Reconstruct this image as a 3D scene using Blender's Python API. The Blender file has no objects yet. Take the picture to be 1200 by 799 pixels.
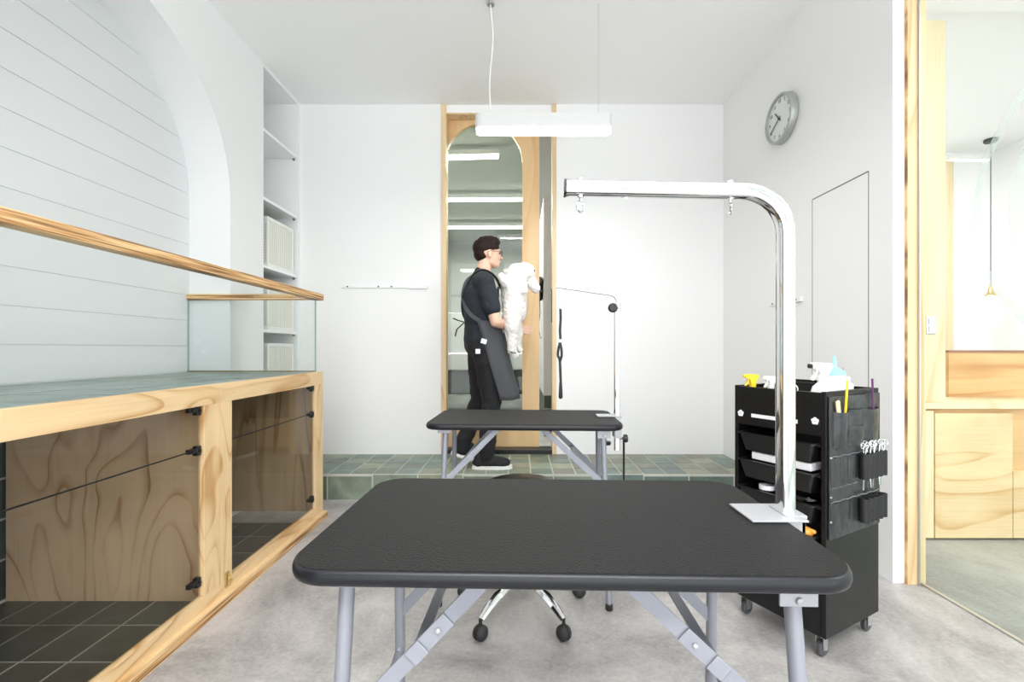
import bpy, bmesh, math, random
from mathutils import Vector, Matrix, Euler, noise as mnoise
random.seed(7)
PI = math.pi
C = bpy.context.scene.collection
S = bpy.context.scene

# ------------------------------------------------------------------ camera, sky, exposure
F, CX, CY, CAMZ = 535.0, 608.0, 408.0, 1.08
cam_d = bpy.data.cameras.new('camera'); cam = bpy.data.objects.new('camera', cam_d); C.objects.link(cam)
cam.location = (0, 0, CAMZ); cam.rotation_euler = (PI/2, 0, 0)
cam_d.sensor_width = 36; cam_d.lens = F/1200*36
cam_d.shift_x = -(CX-600)/1200; cam_d.shift_y = (CY-399.5)/1200
cam_d.clip_start = 0.02
S.camera = cam
S.view_settings.view_transform = 'Standard'
S.view_settings.look = 'None'
S.view_settings.gamma = 1
S.view_settings.use_curve_mapping = False
S.view_settings.exposure = 0.09
W = bpy.data.worlds.new('daylight'); S.world = W; W.use_nodes = True
bg = W.node_tree.nodes['Background']
bg.inputs[0].default_value = (0.965, 0.98, 1.0, 1); bg.inputs[1].default_value = 3.8
S.cycles.max_bounces = 12; S.cycles.diffuse_bounces = 7; S.cycles.glossy_bounces = 5
S.cycles.transparent_max_bounces = 16; S.cycles.transmission_bounces = 6
S.cycles.use_denoising = True
S.cycles.sample_clamp_indirect = 6
S.cycles.caustics_reflective = False

def portal(name, x0, x1, y, z0, z1):
    l = bpy.data.lights.new(name, 'AREA'); l.shape = 'RECTANGLE'; l.size = x1-x0; l.size_y = z1-z0
    l.cycles.is_portal = True
    o = bpy.data.objects.new(name, l); C.objects.link(o)
    o.location = ((x0+x1)/2, y, (z0+z1)/2); o.rotation_euler = (PI/2, 0, 0)   # faces +Y
    return o
REAR = -2.0
portal('daylight_portal', -1.7, 1.7, REAR-.02, 0.1, 2.95)
portal('daylight_portal', 2.0, 4.9, REAR-.02, 0.1, 2.95)

def lamp(name, loc, sx, sy, power, rot=(0, 0, 0), col=(1, .97, .92)):  # an area light, pointing down unless turned
    l = bpy.data.lights.new(name, 'AREA'); l.shape = 'RECTANGLE'; l.size = sx; l.size_y = sy
    l.energy = power; l.color = col
    o = bpy.data.objects.new(name, l); C.objects.link(o); o.location = loc; o.rotation_euler = rot
    return o

# unseen area lights added to brighten the front room and the right one
lamp('added_fill_light', (0, -.7, 2.55), 2.2, .4, 48, col=(1, .985, .975))
lamp('added_fill_uplight', (0, -.7, 2.58), 2.2, .4, 84, rot=(PI, 0, 0), col=(1, .985, .975))
lamp('added_fill_light', (3.4, .6, 3.08), 1.6, 1.6, 55, col=(1, .985, .96))
lamp('added_fill_light', (3.4, 3.9, 3.18), 1.6, .8, 42, col=(1, .985, .96))

def at(px, py, d):
    return Vector(((px-CX)*d/F, d, CAMZ-(py-CY)*d/F))

# ------------------------------------------------------------------ materials
def srgb(r, g, b):
    f = lambda v: (v/255/12.92) if v/255 <= .04045 else ((v/255+.055)/1.055)**2.4
    return (f(r), f(g), f(b), 1)
def base(name):
    m = bpy.data.materials.new(name); m.use_nodes = True
    nt = m.node_tree; p = nt.nodes['Principled BSDF']
    return m, nt, p
def N(nt, t, **kw):
    n = nt.nodes.new(t)
    for k, v in kw.items(): setattr(n, k, v)
    return n
def plain(name, col, rough=.5, metal=0, bump=0, bscale=200, spec=.5, var=0, vscale=4, bdist=.002):
    m, nt, p = base(name)
    p.inputs['Base Color'].default_value = col
    p.inputs['Roughness'].default_value = rough; p.inputs['Metallic'].default_value = metal
    p.inputs['Specular IOR Level'].default_value = spec
    tc = N(nt, 'ShaderNodeTexCoord')
    if var:
        no = N(nt, 'ShaderNodeTexNoise'); no.inputs['Scale'].default_value = vscale; no.inputs['Detail'].default_value = 5
        nt.links.new(tc.outputs['Object'], no.inputs['Vector'])
        mx = N(nt, 'ShaderNodeMix', data_type='RGBA')
        mx.inputs[6].default_value = tuple(c*(1-var) for c in col[:3])+(1,)
        mx.inputs[7].default_value = tuple(min(1, c*(1+var)) for c in col[:3])+(1,)
        nt.links.new(no.outputs['Fac'], mx.inputs[0]); nt.links.new(mx.outputs[2], p.inputs['Base Color'])
    if bump:
        no = N(nt, 'ShaderNodeTexNoise'); no.inputs['Scale'].default_value = bscale; no.inputs['Detail'].default_value = 3
        nt.links.new(tc.outputs['Object'], no.inputs['Vector'])
        b = N(nt, 'ShaderNodeBump'); b.inputs['Strength'].default_value = bump; b.inputs['Distance'].default_value = bdist
        nt.links.new(no.outputs['Fac'], b.inputs['Height']); nt.links.new(b.outputs[0], p.inputs['Normal'])
    return m
def plywood(name, axis, light=(.82, .60, .34), dark=(.55, .29, .10), density=9, across=2.6, along=.5, seed=0, edge=.13, rough=.45):
    m, nt, p = base(name)
    tc = N(nt, 'ShaderNodeTexCoord'); mp = N(nt, 'ShaderNodeMapping')
    sc = [across]*3; sc['XYZ'.index(axis)] = along
    mp.inputs['Scale'].default_value = sc; mp.inputs['Location'].default_value = (seed*3.1, seed*1.7, seed*2.3)
    nt.links.new(tc.outputs['Object'], mp.inputs['Vector'])
    no = N(nt, 'ShaderNodeTexNoise'); no.inputs['Scale'].default_value = 1.0; no.inputs['Detail'].default_value = 1.6
    no.inputs['Roughness'].default_value = .42; no.inputs['Distortion'].default_value = .55
    nt.links.new(mp.outputs[0], no.inputs['Vector'])
    mu = N(nt, 'ShaderNodeMath', operation='MULTIPLY'); mu.inputs[1].default_value = density
    nt.links.new(no.outputs['Fac'], mu.inputs[0])
    fr = N(nt, 'ShaderNodeMath', operation='FRACT'); nt.links.new(mu.outputs[0], fr.inputs[0])
    cr = N(nt, 'ShaderNodeValToRGB'); e = cr.color_ramp.elements
    mid = tuple(l*.62+d*.38 for l, d in zip(light, dark))
    e[0].position = 0; e[0].color = mid+(1,)
    e[1].position = 1; e[1].color = tuple(l*.88+d*.12 for l, d in zip(light, dark))+(1,)
    x = cr.color_ramp.elements.new(edge*.45); x.color = dark+(1,)
    x = cr.color_ramp.elements.new(edge*1.6); x.color = mid+(1,)
    x = cr.color_ramp.elements.new(edge*3.2); x.color = light+(1,)
    nt.links.new(fr.outputs[0], cr.inputs[0])
    mp2 = N(nt, 'ShaderNodeMapping'); sc2 = [160]*3; sc2['XYZ'.index(axis)] = 4
    mp2.inputs['Scale'].default_value = sc2; nt.links.new(tc.outputs['Object'], mp2.inputs['Vector'])
    fi = N(nt, 'ShaderNodeTexNoise'); fi.inputs['Scale'].default_value = 1; nt.links.new(mp2.outputs[0], fi.inputs['Vector'])
    lo = N(nt, 'ShaderNodeTexNoise'); lo.inputs['Scale'].default_value = 2.2; nt.links.new(mp.outputs[0], lo.inputs['Vector'])
    mx = N(nt, 'ShaderNodeMix', data_type='RGBA', blend_type='MULTIPLY'); mx.inputs[0].default_value = .25
    nt.links.new(cr.outputs[0], mx.inputs[6]); nt.links.new(fi.outputs['Fac'], mx.inputs[7])
    # the latewood bands fade in and out over the sheet
    m2 = N(nt, 'ShaderNodeMix', data_type='RGBA'); m2.inputs[6].default_value = tuple(light)+(1,)
    rm = N(nt, 'ShaderNodeMapRange'); rm.inputs[1].default_value = .35; rm.inputs[2].default_value = .6; rm.inputs[3].default_value = .25
    nt.links.new(lo.outputs['Fac'], rm.inputs[0]); nt.links.new(rm.outputs[0], m2.inputs[0]); nt.links.new(mx.outputs[2], m2.inputs[7])
    nt.links.new(m2.outputs[2], p.inputs['Base Color'])
    p.inputs['Roughness'].default_value = rough
    return m
def plyedge(name, axis='Z', n=150):
    m, nt, p = base(name)
    tc = N(nt, 'ShaderNodeTexCoord'); mp = N(nt, 'ShaderNodeMapping')
    sc = [3]*3; sc['XYZ'.index(axis)] = n; mp.inputs['Scale'].default_value = sc
    nt.links.new(tc.outputs['Object'], mp.inputs['Vector'])
    no = N(nt, 'ShaderNodeTexNoise'); no.inputs['Scale'].default_value = 1; no.inputs['Detail'].default_value = 2
    nt.links.new(mp.outputs[0], no.inputs['Vector'])
    cr = N(nt, 'ShaderNodeValToRGB'); e = cr.color_ramp.elements
    e[0].position = .36; e[0].color = srgb(120, 82, 45); e[1].position = .62; e[1].color = srgb(226, 192, 142)
    x = cr.color_ramp.elements.new(.48); x.color = srgb(188, 142, 90)
    nt.links.new(no.outputs['Fac'], cr.inputs[0]); nt.links.new(cr.outputs[0], p.inputs['Base Color'])
    p.inputs['Roughness'].default_value = .5
    return m
def glass(name, tint=(.96, .985, .975), refl=1.0, ior=1.45):
    m = bpy.data.materials.new(name); m.use_nodes = True; nt = m.node_tree; nt.nodes.clear()
    out = N(nt, 'ShaderNodeOutputMaterial'); t = N(nt, 'ShaderNodeBsdfTransparent'); g = N(nt, 'ShaderNodeBsdfGlossy')
    g.inputs['Roughness'].default_value = 0.0; t.inputs[0].default_value = tint+(1,)
    lw = N(nt, 'ShaderNodeLayerWeight'); lw.inputs[0].default_value = .5
    fr = N(nt, 'ShaderNodeMath', operation='POWER'); fr.inputs[1].default_value = 4.5
    nt.links.new(lw.outputs['Facing'], fr.inputs[0])
    mu = N(nt, 'ShaderNodeMath', operation='MULTIPLY_ADD'); mu.inputs[1].default_value = .8*refl; mu.inputs[2].default_value = .03*refl
    mx = N(nt, 'ShaderNodeMixShader')
    nt.links.new(fr.outputs[0], mu.inputs[0]); nt.links.new(mu.outputs[0], mx.inputs[0])
    nt.links.new(t.outputs[0], mx.inputs[1]); nt.links.new(g.outputs[0], mx.inputs[2]); nt.links.new(mx.outputs[0], out.inputs[0])
    return m
def frosted(name, col, amount):
    m = bpy.data.materials.new(name); m.use_nodes = True; nt = m.node_tree; nt.nodes.clear()
    out = N(nt, 'ShaderNodeOutputMaterial'); t = N(nt, 'ShaderNodeBsdfTransparent'); g = N(nt, 'ShaderNodeBsdfDiffuse')
    tl = N(nt, 'ShaderNodeBsdfTranslucent'); tl.inputs[0].default_value = col
    g.inputs[0].default_value = col; a = N(nt, 'ShaderNodeMixShader'); a.inputs[0].default_value = .5
    nt.links.new(g.outputs[0], a.inputs[1]); nt.links.new(tl.outputs[0], a.inputs[2])
    mx = N(nt, 'ShaderNodeMixShader'); mx.inputs[0].default_value = amount
    nt.links.new(t.outputs[0], mx.inputs[1]); nt.links.new(a.outputs[0], mx.inputs[2]); nt.links.new(mx.outputs[0], out.inputs[0])
    return m
def emit(name, col, s):
    m, nt, p = base(name)
    p.inputs['Base Color'].default_value = (.9, .9, .9, 1); p.inputs['Emission Color'].default_value = col; p.inputs['Emission Strength'].default_value = s
    return m
def tilemat(name, rough=.3, gain=1.0):
    m, nt, p = base(name)
    at_ = N(nt, 'ShaderNodeVertexColor', layer_name='tone')
    tc = N(nt, 'ShaderNodeTexCoord')
    no = N(nt, 'ShaderNodeTexNoise'); no.inputs['Scale'].default_value = 9; no.inputs['Detail'].default_value = 6; no.inputs['Distortion'].default_value = .6
    nt.links.new(tc.outputs['Object'], no.inputs['Vector'])
    rm = N(nt, 'ShaderNodeMapRange'); rm.inputs[1].default_value = .3; rm.inputs[2].default_value = .7; rm.inputs[3].default_value = .72*gain; rm.inputs[4].default_value = 1.25*gain
    nt.links.new(no.outputs['Fac'], rm.inputs[0])
    vm = N(nt, 'ShaderNodeVectorMath', operation='SCALE')
    nt.links.new(at_.outputs['Color'], vm.inputs[0]); nt.links.new(rm.outputs[0], vm.inputs['Scale'])
    nt.links.new(vm.outputs[0], p.inputs['Base Color'])
    p.inputs['Roughness'].default_value = rough
    b = N(nt, 'ShaderNodeBump'); b.inputs['Strength'].default_value = .35; b.inputs['Distance'].default_value = .004
    nt.links.new(no.outputs['Fac'], b.inputs['Height']); nt.links.new(b.outputs[0], p.inputs['Normal'])
    return m
def concrete(name, lo, hi, stretch=(1, 1, 1)):
    m, nt, p = base(name)
    tc = N(nt, 'ShaderNodeTexCoord'); mp = N(nt, 'ShaderNodeMapping'); mp.inputs['Scale'].default_value = stretch
    mp.inputs['Rotation'].default_value = (0, 0, .5)
    nt.links.new(tc.outputs['Object'], mp.inputs['Vector'])
    a = N(nt, 'ShaderNodeTexNoise'); a.inputs['Scale'].default_value = 2.1; a.inputs['Detail'].default_value = 9; a.inputs['Roughness'].default_value = .68; a.inputs['Distortion'].default_value = .5
    nt.links.new(mp.outputs[0], a.inputs['Vector'])
    f = N(nt, 'ShaderNodeTexNoise'); f.inputs['Scale'].default_value = 70; f.inputs['Detail'].default_value = 3
    nt.links.new(tc.outputs['Object'], f.inputs['Vector'])
    ad = N(nt, 'ShaderNodeMath', operation='MULTIPLY_ADD'); ad.inputs[1].default_value = .22
    nt.links.new(f.outputs['Fac'], ad.inputs[0]); nt.links.new(a.outputs['Fac'], ad.inputs[2])
    cr = N(nt, 'ShaderNodeValToRGB'); e = cr.color_ramp.elements
    e[0].position = .46; e[0].color = lo; e[1].position = .74; e[1].color = hi
    nt.links.new(ad.outputs[0], cr.inputs[0]); nt.links.new(cr.outputs[0], p.inputs['Base Color'])
    p.inputs['Roughness'].default_value = .42
    return m

M = {}
M['wall'] = plain('white_wall_paint', (.875, .875, .878, 1), .6, var=.006)
M['board'] = plain('daylight_cooled_boarding', (.72, .74, .75, 1), .6, var=.006)  # recess boards toned down against hot lamps, daylight's cool cast in the colour
M['wall_left'] = plain('daylight_cooled_white', (.85, .86, .865, 1), .6, var=.006)  # white wall with the cool cast of daylight put into its colour
M['ceil'] = plain('ceiling_paint', (.92, .925, .925, 1), .8, var=.006)
M['white'] = plain('white_lacquer', (.88, .89, .89, 1), .4)
M['plastic'] = plain('white_plastic', (.84, .84, .82, 1), .45)
M['floor'] = concrete('grey_floor', srgb(136, 133, 132), srgb(190, 186, 184))
M['floor_r'] = concrete('grey_floor_far', srgb(128, 130, 128), srgb(176, 178, 174), (1, .5, 1))
M['ply_y'] = plywood('plywood_rail', 'Y', across=4.5, along=.9, density=7, seed=1)
M['ply_z'] = plywood('plywood_stile', 'Z', across=4.5, along=1.2, density=7, seed=2)
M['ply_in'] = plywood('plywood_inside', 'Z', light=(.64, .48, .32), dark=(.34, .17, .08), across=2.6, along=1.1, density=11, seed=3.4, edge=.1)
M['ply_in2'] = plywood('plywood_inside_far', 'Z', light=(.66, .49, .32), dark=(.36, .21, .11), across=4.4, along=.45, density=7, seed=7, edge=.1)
M['ply_jamb'] = plywood('plywood_jamb', 'Z', light=(.83, .64, .38), dark=(.64, .40, .18), across=5, along=.5, density=4, seed=5)
M['ply_far'] = plywood('plywood_cupboard', 'X', light=(.82, .63, .37), dark=(.66, .40, .17), across=2.8, along=1.0, density=7, seed=6)
M['ply_pale'] = plywood('plywood_pale', 'Z', light=(.82, .69, .46), dark=(.74, .54, .30), across=3, along=.4, density=4, seed=8)
M['ply_orange'] = plywood('plywood_orange', 'X', light=(.74, .47, .23), dark=(.56, .28, .10), across=5, along=.5, density=5, seed=9)
M['ply_door'] = plywood('plywood_door', 'Z', light=(.83, .58, .31), dark=(.70, .42, .18), across=3, along=.5, density=4, seed=11)
M['edge'] = plyedge('plywood_edge', 'Z', 170)
M['edge_dark'] = plyedge('plywood_edge_dark', 'Z', 8)
M['glass'] = glass('clear_glass', (.982, .992, .99), .8)
M['glass_smoke'] = glass('smoked_glass', (.90, .89, .86), .8)
M['glass_green'] = glass('green_glass', (.955, .985, .975), .22)
M['glass_door'] = glass('door_glass', (.86, .90, .87), .7)
M['frost'] = frosted('frosted_film', (.66, .74, .73, 1), .42)
M['glass_edge'] = plain('glass_edge', srgb(150, 178, 170), .2)
M['chrome'] = plain('chrome', (.86, .87, .88, 1), .07, 1)
M['steel'] = plain('brushed_steel', (.62, .63, .64, 1), .32, 1)
M['grey_paint'] = plain('grey_metal_paint', srgb(142, 145, 154), .38, .25)
M['silver'] = plain('silver_plate', srgb(176, 177, 181), .35, .25)
M['bracket'] = plain('bracket_grey', srgb(170, 172, 178), .35, .3)
M['black'] = plain('black_plastic', (.007, .007, .0075, 1), .36)
M['black_soft'] = plain('black_rubber', (.02, .02, .021, 1), .6)
M['black_edge'] = plain('black_edge_band', (.010, .011, .014, 1), .34, spec=.35)
M['cart'] = plain('black_cart_board', (.006, .006, .0065, 1), .36, bump=.05, bscale=60, spec=.35)
M['leather'] = plain('black_leatherette', (.026, .029, .031, 1), .32, bump=.9, bscale=16, bdist=.012)
M['loop'] = plain('black_loop_elastic', (.010, .010, .011, 1), .55)
M['grout'] = plain('pale_grout', srgb(190, 192, 182), .9)
M['grout_dim'] = plain('grey_grout', srgb(165, 166, 160), .9)
M['tile'] = tilemat('green_glazed_tile', .34)
M['tile_dark'] = tilemat('dark_and_shaded_tile', .3)  # dark green skirting, also cabinet tiles with shade in their tones
M['brass'] = plain('brass', (.72, .56, .26, 1), .3, 1)
M['yellow'] = plain('yellow_plastic', (.85, .62, .02, 1), .35)
M['cyan'] = plain('light_blue_plastic', (.33, .76, .78, 1), .35)
M['wood_pale'] = plain('pale_wood', (.78, .58, .40, 1), .5)
M['purple'] = plain('purple_plastic', (.12, .03, .12, 1), .35)
M['orange'] = plain('orange_plastic', (.85, .35, .05, 1), .45)
M['skin'] = plain('skin', (.70, .44, .32, 1), .5, var=.05, vscale=20)
M['hair'] = plain('dark_brown_hair', (.016, .008, .006, 1), .7, bump=.8, bscale=120, spec=.2)
M['shirt'] = plain('navy_black_cotton', (.016, .019, .027, 1), .9, bump=.4, bscale=40)
M['trousers'] = plain('black_denim', (.008, .008, .010, 1), .9, bump=.4, bscale=40)
M['apron'] = plain('grey_canvas', (.060, .063, .070, 1), .85, bump=.3, bscale=90)
M['fur'] = plain('white_curly_fur', (.76, .735, .70, 1), .95, bump=1, bscale=60)
M['sole'] = plain('white_sole', (.85, .85, .84, 1), .5)
M['shoe'] = plain('black_knit_shoe', (.012, .012, .014, 1), .8)
M['clock'] = plain('clock_silver', srgb(176, 180, 178), .4, .5)
M['clockface'] = plain('clock_face', srgb(224, 228, 226), .5)
M['dark'] = plain('dark_grey', srgb(70, 74, 76), .5)
M['paper'] = plain('white_paper', (.86, .86, .88, 1), .6)
M['lamp'] = emit('lamp_diffuser', (1, .98, .95, 1), 5)
M['lamp_back'] = emit('lamp_tube', (1, .96, .88, 1), 7)
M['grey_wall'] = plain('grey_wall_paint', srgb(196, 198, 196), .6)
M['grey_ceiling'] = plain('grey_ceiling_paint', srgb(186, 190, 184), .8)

# rubber table mat with a fine pebble grain
m, nt, p = base('pebbled_black_rubber')
tc = N(nt, 'ShaderNodeTexCoord'); vo = N(nt, 'ShaderNodeTexVoronoi'); vo.inputs['Scale'].default_value = 330
nt.links.new(tc.outputs['Object'], vo.inputs['Vector'])
b = N(nt, 'ShaderNodeBump'); b.inputs['Strength'].default_value = .75; b.inputs['Distance'].default_value = .0016
nt.links.new(vo.outputs['Distance'], b.inputs['Height']); nt.links.new(b.outputs[0], p.inputs['Normal'])
p.inputs['Base Color'].default_value = (.012, .012, .012, 1); p.inputs['Roughness'].default_value = .6; p.inputs['Specular IOR Level'].default_value = .2
M['mat'] = m

# ------------------------------------------------------------------ mesh builder
class MB:
    def __init__(s): s.bm = bmesh.new(); s.mi = 0
    def _faces(s, fs):
        for f in fs: f.material_index = s.mi
    def box(s, x0, x1, y0, y1, z0, z1, bevel=0, mat=None, seg=2):
        vs = bmesh.ops.create_cube(s.bm, size=1)['verts']
        mx = Matrix.Translation(((x0+x1)/2, (y0+y1)/2, (z0+z1)/2)) @ Matrix.Diagonal((abs(x1-x0), abs(y1-y0), abs(z1-z0), 1))
        bmesh.ops.transform(s.bm, matrix=mx, verts=vs)
        es = list({e for v in vs for e in v.link_edges})
        fs = {f for v in vs for f in v.link_faces}
        if bevel:
            r = bmesh.ops.bevel(s.bm, geom=es, offset=bevel, segments=seg, affect='EDGES', profile=.5)
            fs = {f for f in r['faces']} | {f for v in r['verts'] for f in v.link_faces}
            vs = list({v for f in fs for v in f.verts})
        s._faces(fs)
        if mat is not None: bmesh.ops.transform(s.bm, matrix=mat, verts=list({v for f in fs for v in f.verts}))
        return s
    def obox(s, p0, p1, w, h, bevel=0, up=Vector((0, 0, 1))):
        """bar from p0 to p1, w wide (across 'up'), h thick along up"""
        p0, p1 = Vector(p0), Vector(p1); d = p1-p0; L = d.length; x = d.normalized()
        y = up.cross(x).normalized(); z = x.cross(y)
        R = Matrix((x, y, z)).transposed().to_4x4()
        return s.box(0, L, -w/2, w/2, -h/2, h/2, bevel, Matrix.Translation(p0) @ R)
    def sweep(s, pts, prof, up=Vector((0, 0, 1)), cap=True, scales=None):
        """sweep a closed 2-D profile along points"""
        pts = [Vector(p) for p in pts]; rings = []; prev = None
        for i, p in enumerate(pts):
            if i == 0: t = pts[1]-p
            elif i == len(pts)-1: t = p-pts[i-1]
            else: t = (pts[i+1]-p).normalized()+(p-pts[i-1]).normalized()
            t.normalize()
            if prev is None:
                a = up.cross(t)
                if a.length < 1e-4: a = Vector((1, 0, 0)).cross(t)
                if a.length < 1e-4: a = Vector((0, 1, 0)).cross(t)
                a.normalize()
            else:
                a = prev - t*prev.dot(t); a.normalize()
            prev = a; bb = t.cross(a); k = scales[i] if scales else 1
            rings.append([s.bm.verts.new(p+a*u*k+bb*v*k) for u, v in prof])
        n = len(prof); fs = []
        for r0, r1 in zip(rings, rings[1:]):
            for i in range(n): fs.append(s.bm.faces.new((r0[i], r0[(i+1) % n], r1[(i+1) % n], r1[i])))
        if cap: fs.append(s.bm.faces.new(rings[0][::-1])); fs.append(s.bm.faces.new(rings[-1]))
        s._faces(fs); return s
    def tube(s, pts, r, n=12, cap=True, scales=None, up=Vector((0, 0, 1))):
        return s.sweep(pts, [(r*math.cos(2*PI*i/n), r*math.sin(2*PI*i/n)) for i in range(n)], up, cap, scales)
    def lathe(s, prof, n=28, mat=None, closed=False):
        """prof: (r, z) list; revolve about z"""
        rings = []
        for r, z in prof:
            if r < 1e-6: rings.append([s.bm.verts.new((0, 0, z))])
            else: rings.append([s.bm.verts.new((r*math.cos(2*PI*i/n), r*math.sin(2*PI*i/n), z)) for i in range(n)])
        fs = []; pairs = list(zip(rings, rings[1:]))
        if closed: pairs.append((rings[-1], rings[0]))
        for a, b in pairs:
            for i in range(n):
                j = (i+1) % n
                if len(a) == 1 and len(b) == 1: continue
                if len(a) == 1: fs.append(s.bm.faces.new((a[0], b[j], b[i])))
                elif len(b) == 1: fs.append(s.bm.faces.new((a[i], a[j], b[0])))
                else: fs.append(s.bm.faces.new((a[i], a[j], b[j], b[i])))
        s._faces(fs)
        vs = [v for r in rings for v in r]
        if mat is not None: bmesh.ops.transform(s.bm, matrix=mat, verts=vs)
        return s
    def ball(s, c, r, sub=2, mat=None):
        r = (r, r, r) if not hasattr(r, '__len__') else r
        vs = bmesh.ops.create_icosphere(s.bm, subdivisions=sub, radius=1)['verts']
        m_ = Matrix.Translation(c) @ (mat or Matrix.Identity(4)) @ Matrix.Diagonal((r[0], r[1], r[2], 1))
        bmesh.ops.transform(s.bm, matrix=m_, verts=vs)
        s._faces({f for v in vs for f in v.link_faces}); return s
    def capsule(s, p0, p1, r0, r1, flat=1.0, n=16, axis=Vector((0, 1, 0))):
        """tapered capsule, 'flat' scales the radius along axis"""
        p0, p1 = Vector(p0), Vector(p1); d = p1-p0; L = d.length; t = d.normalized()
        a = axis - t*axis.dot(t)
        if a.length < 1e-3: a = Vector((1, 0, 0)) - t*t.x
        a.normalize(); b_ = t.cross(a)
        R = Matrix((b_, a, t)).transposed().to_4x4()
        prof = [(0, -r0)]+[(r0*math.cos(q), r0*math.sin(q)) for q in (-1.2, -.8, -.4, 0)]
        prof += [(r0+(r1-r0)*k/4, L*k/4) for k in (1, 2, 3)]
        prof += [(r1*math.cos(q), L+r1*math.sin(q)) for q in (0, .4, .8, 1.2)]+[(0, L+r1)]
        return s.lathe(prof, n, Matrix.Translation(p0) @ R @ Matrix.Diagonal((1, flat, 1, 1)))
    def prism(s, pts2, f0, f1, holes=None):
        """extrude outline(s): pts2 list of 2-D points, f0/f1 map a 2-D point to front/back 3-D"""
        loops = [pts2]+(holes or [])
        for fmap, flip in ((f0, False), (f1, True)):
            es = []
            for lp in loops:
                vs = [s.bm.verts.new(fmap(q)) for q in lp]
                es += [s.bm.edges.new((vs[i], vs[(i+1) % len(vs)])) for i in range(len(vs))]
            g = bmesh.ops.triangle_fill(s.bm, edges=es, use_beauty=True)['geom']
            s._faces([x for x in g if isinstance(x, bmesh.types.BMFace)])
        for lp in loops:
            n = len(lp)
            for i in range(n):
                q, w = lp[i], lp[(i+1) % n]
                vs = [s.bm.verts.new(c) for c in (f0(q), f0(w), f1(w), f1(q))]
                s._faces([s.bm.faces.new(vs)])
        bmesh.ops.remove_doubles(s.bm, verts=s.bm.verts, dist=1e-5)
        return s
    def build(s, name, mats, parent=None, smooth=False, world=False, loc=None, angle=40):
        bmesh.ops.recalc_face_normals(s.bm, faces=s.bm.faces)
        off = None
        if parent is not None and world: off = -parent.location
        elif loc is not None: off = -Vector(loc)
        if off is not None: bmesh.ops.translate(s.bm, vec=off, verts=s.bm.verts)
        me = bpy.data.meshes.new(name); s.bm.to_mesh(me); s.bm.free()
        for m_ in (mats if isinstance(mats, (list, tuple)) else [mats]): me.materials.append(m_)
        o = bpy.data.objects.new(name, me); C.objects.link(o)
        if parent is not None: o.parent = parent
        if loc is not None and parent is None: o.location = loc
        if smooth:
            for q in me.polygons: q.use_smooth = True
            me.set_sharp_from_angle(angle=math.radians(angle))
        return o
def tag(o, label=None, cat=None, group=None, kind=None):
    if label: o['label'] = label
    if cat: o['category'] = cat
    if group: o['group'] = group
    if kind: o['kind'] = kind
    return o
def thing(name, label, cat, loc=(0, 0, 0), rotz=0, group=None):
    o = bpy.data.objects.new(name, None); C.objects.link(o); o.location = loc; o.rotation_euler = (0, 0, rotz)
    o.empty_display_size = .05
    return tag(o, label, cat, group)
def struct(o, label=None, cat=None):
    o['kind'] = 'structure'
    if label: o['label'] = label
    if cat: o['category'] = cat
    return o
def kids(o): return [c for c in bpy.data.objects if c.parent == o]
def copy_tree(o, parent=None):
    c = o.copy(); C.objects.link(c); c.parent = parent
    for ch in kids(o): copy_tree(ch, c)
    return c

TONES = [srgb(114, 126, 110), srgb(134, 138, 118), srgb(102, 120, 112), srgb(114, 112, 100), srgb(124, 136, 122), srgb(108, 118, 102), srgb(98, 114, 108)]
def tiles(name, O, U, V, us, vs, mats, gap=.0065, th=.006, tones=TONES, seed=1, parent=None, world=True, gain=1.0):
    """slabs on a grout bed; O corner on the finished surface, U/V unit directions, us/vs the joint positions, normal = UxV"""
    rnd = random.Random(seed); O, U, V = Vector(O), Vector(U), Vector(V); Nn = U.cross(V)
    bm = bmesh.new(); lay = bm.loops.layers.float_color.new('tone')
    def slab(u0, u1, v0, v1, n0, n1, mi, col, bev):
        cs = [(u0, v0), (u1, v0), (u1, v1), (u0, v1)]
        lo = [bm.verts.new(O+U*u+V*v+Nn*n0) for u, v in cs]
        i = [(u0+bev, v0+bev), (u1-bev, v0+bev), (u1-bev, v1-bev), (u0+bev, v1-bev)]
        hi = [bm.verts.new(O+U*u+V*v+Nn*(n1)) for u, v in i]
        fs = [bm.faces.new(hi), bm.faces.new(lo[::-1])]+[bm.faces.new((lo[k], lo[(k+1) % 4], hi[(k+1) % 4], hi[k])) for k in range(4)]
        for f in fs:
            f.material_index = mi
            for l in f.loops: l[lay] = col
    slab(us[0], us[-1], vs[0], vs[-1], -th*2.5, -th*.25, 1, (1, 1, 1, 1), 0)
    for a, b_ in zip(us, us[1:]):
        for c, d in zip(vs, vs[1:]):
            k = rnd.uniform(.85, 1.15)*gain; t = rnd.choice(tones)
            slab(a+gap/2, b_-gap/2, c+gap/2, d-gap/2, -th, rnd.uniform(-.0006, .0006), 0, (t[0]*k, t[1]*k, t[2]*k, 1), .0015)
    if parent is not None and world: bmesh.ops.translate(bm, vec=-parent.location, verts=bm.verts)
    me = bpy.data.meshes.new(name); bm.to_mesh(me); bm.free()
    for m_ in mats: me.materials.append(m_)
    o = bpy.data.objects.new(name, me); C.objects.link(o)
    if parent is not None: o.parent = parent
    return o
def soften(pts, n=5):
    """Catmull-Rom through the points"""
    P = [Vector(p) for p in pts]; P = [P[0]*2-P[1]]+P+[P[-1]*2-P[-2]]; out = []
    for i in range(1, len(P)-2):
        a, b_, c_, d_ = P[i-1:i+3]
        for k in range(n):
            t_ = k/n; out.append(.5*(2*b_+(c_-a)*t_+(2*a-5*b_+4*c_-d_)*t_*t_+(3*b_-a-3*c_+d_)*t_**3))
    return out+[P[-2]]
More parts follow.
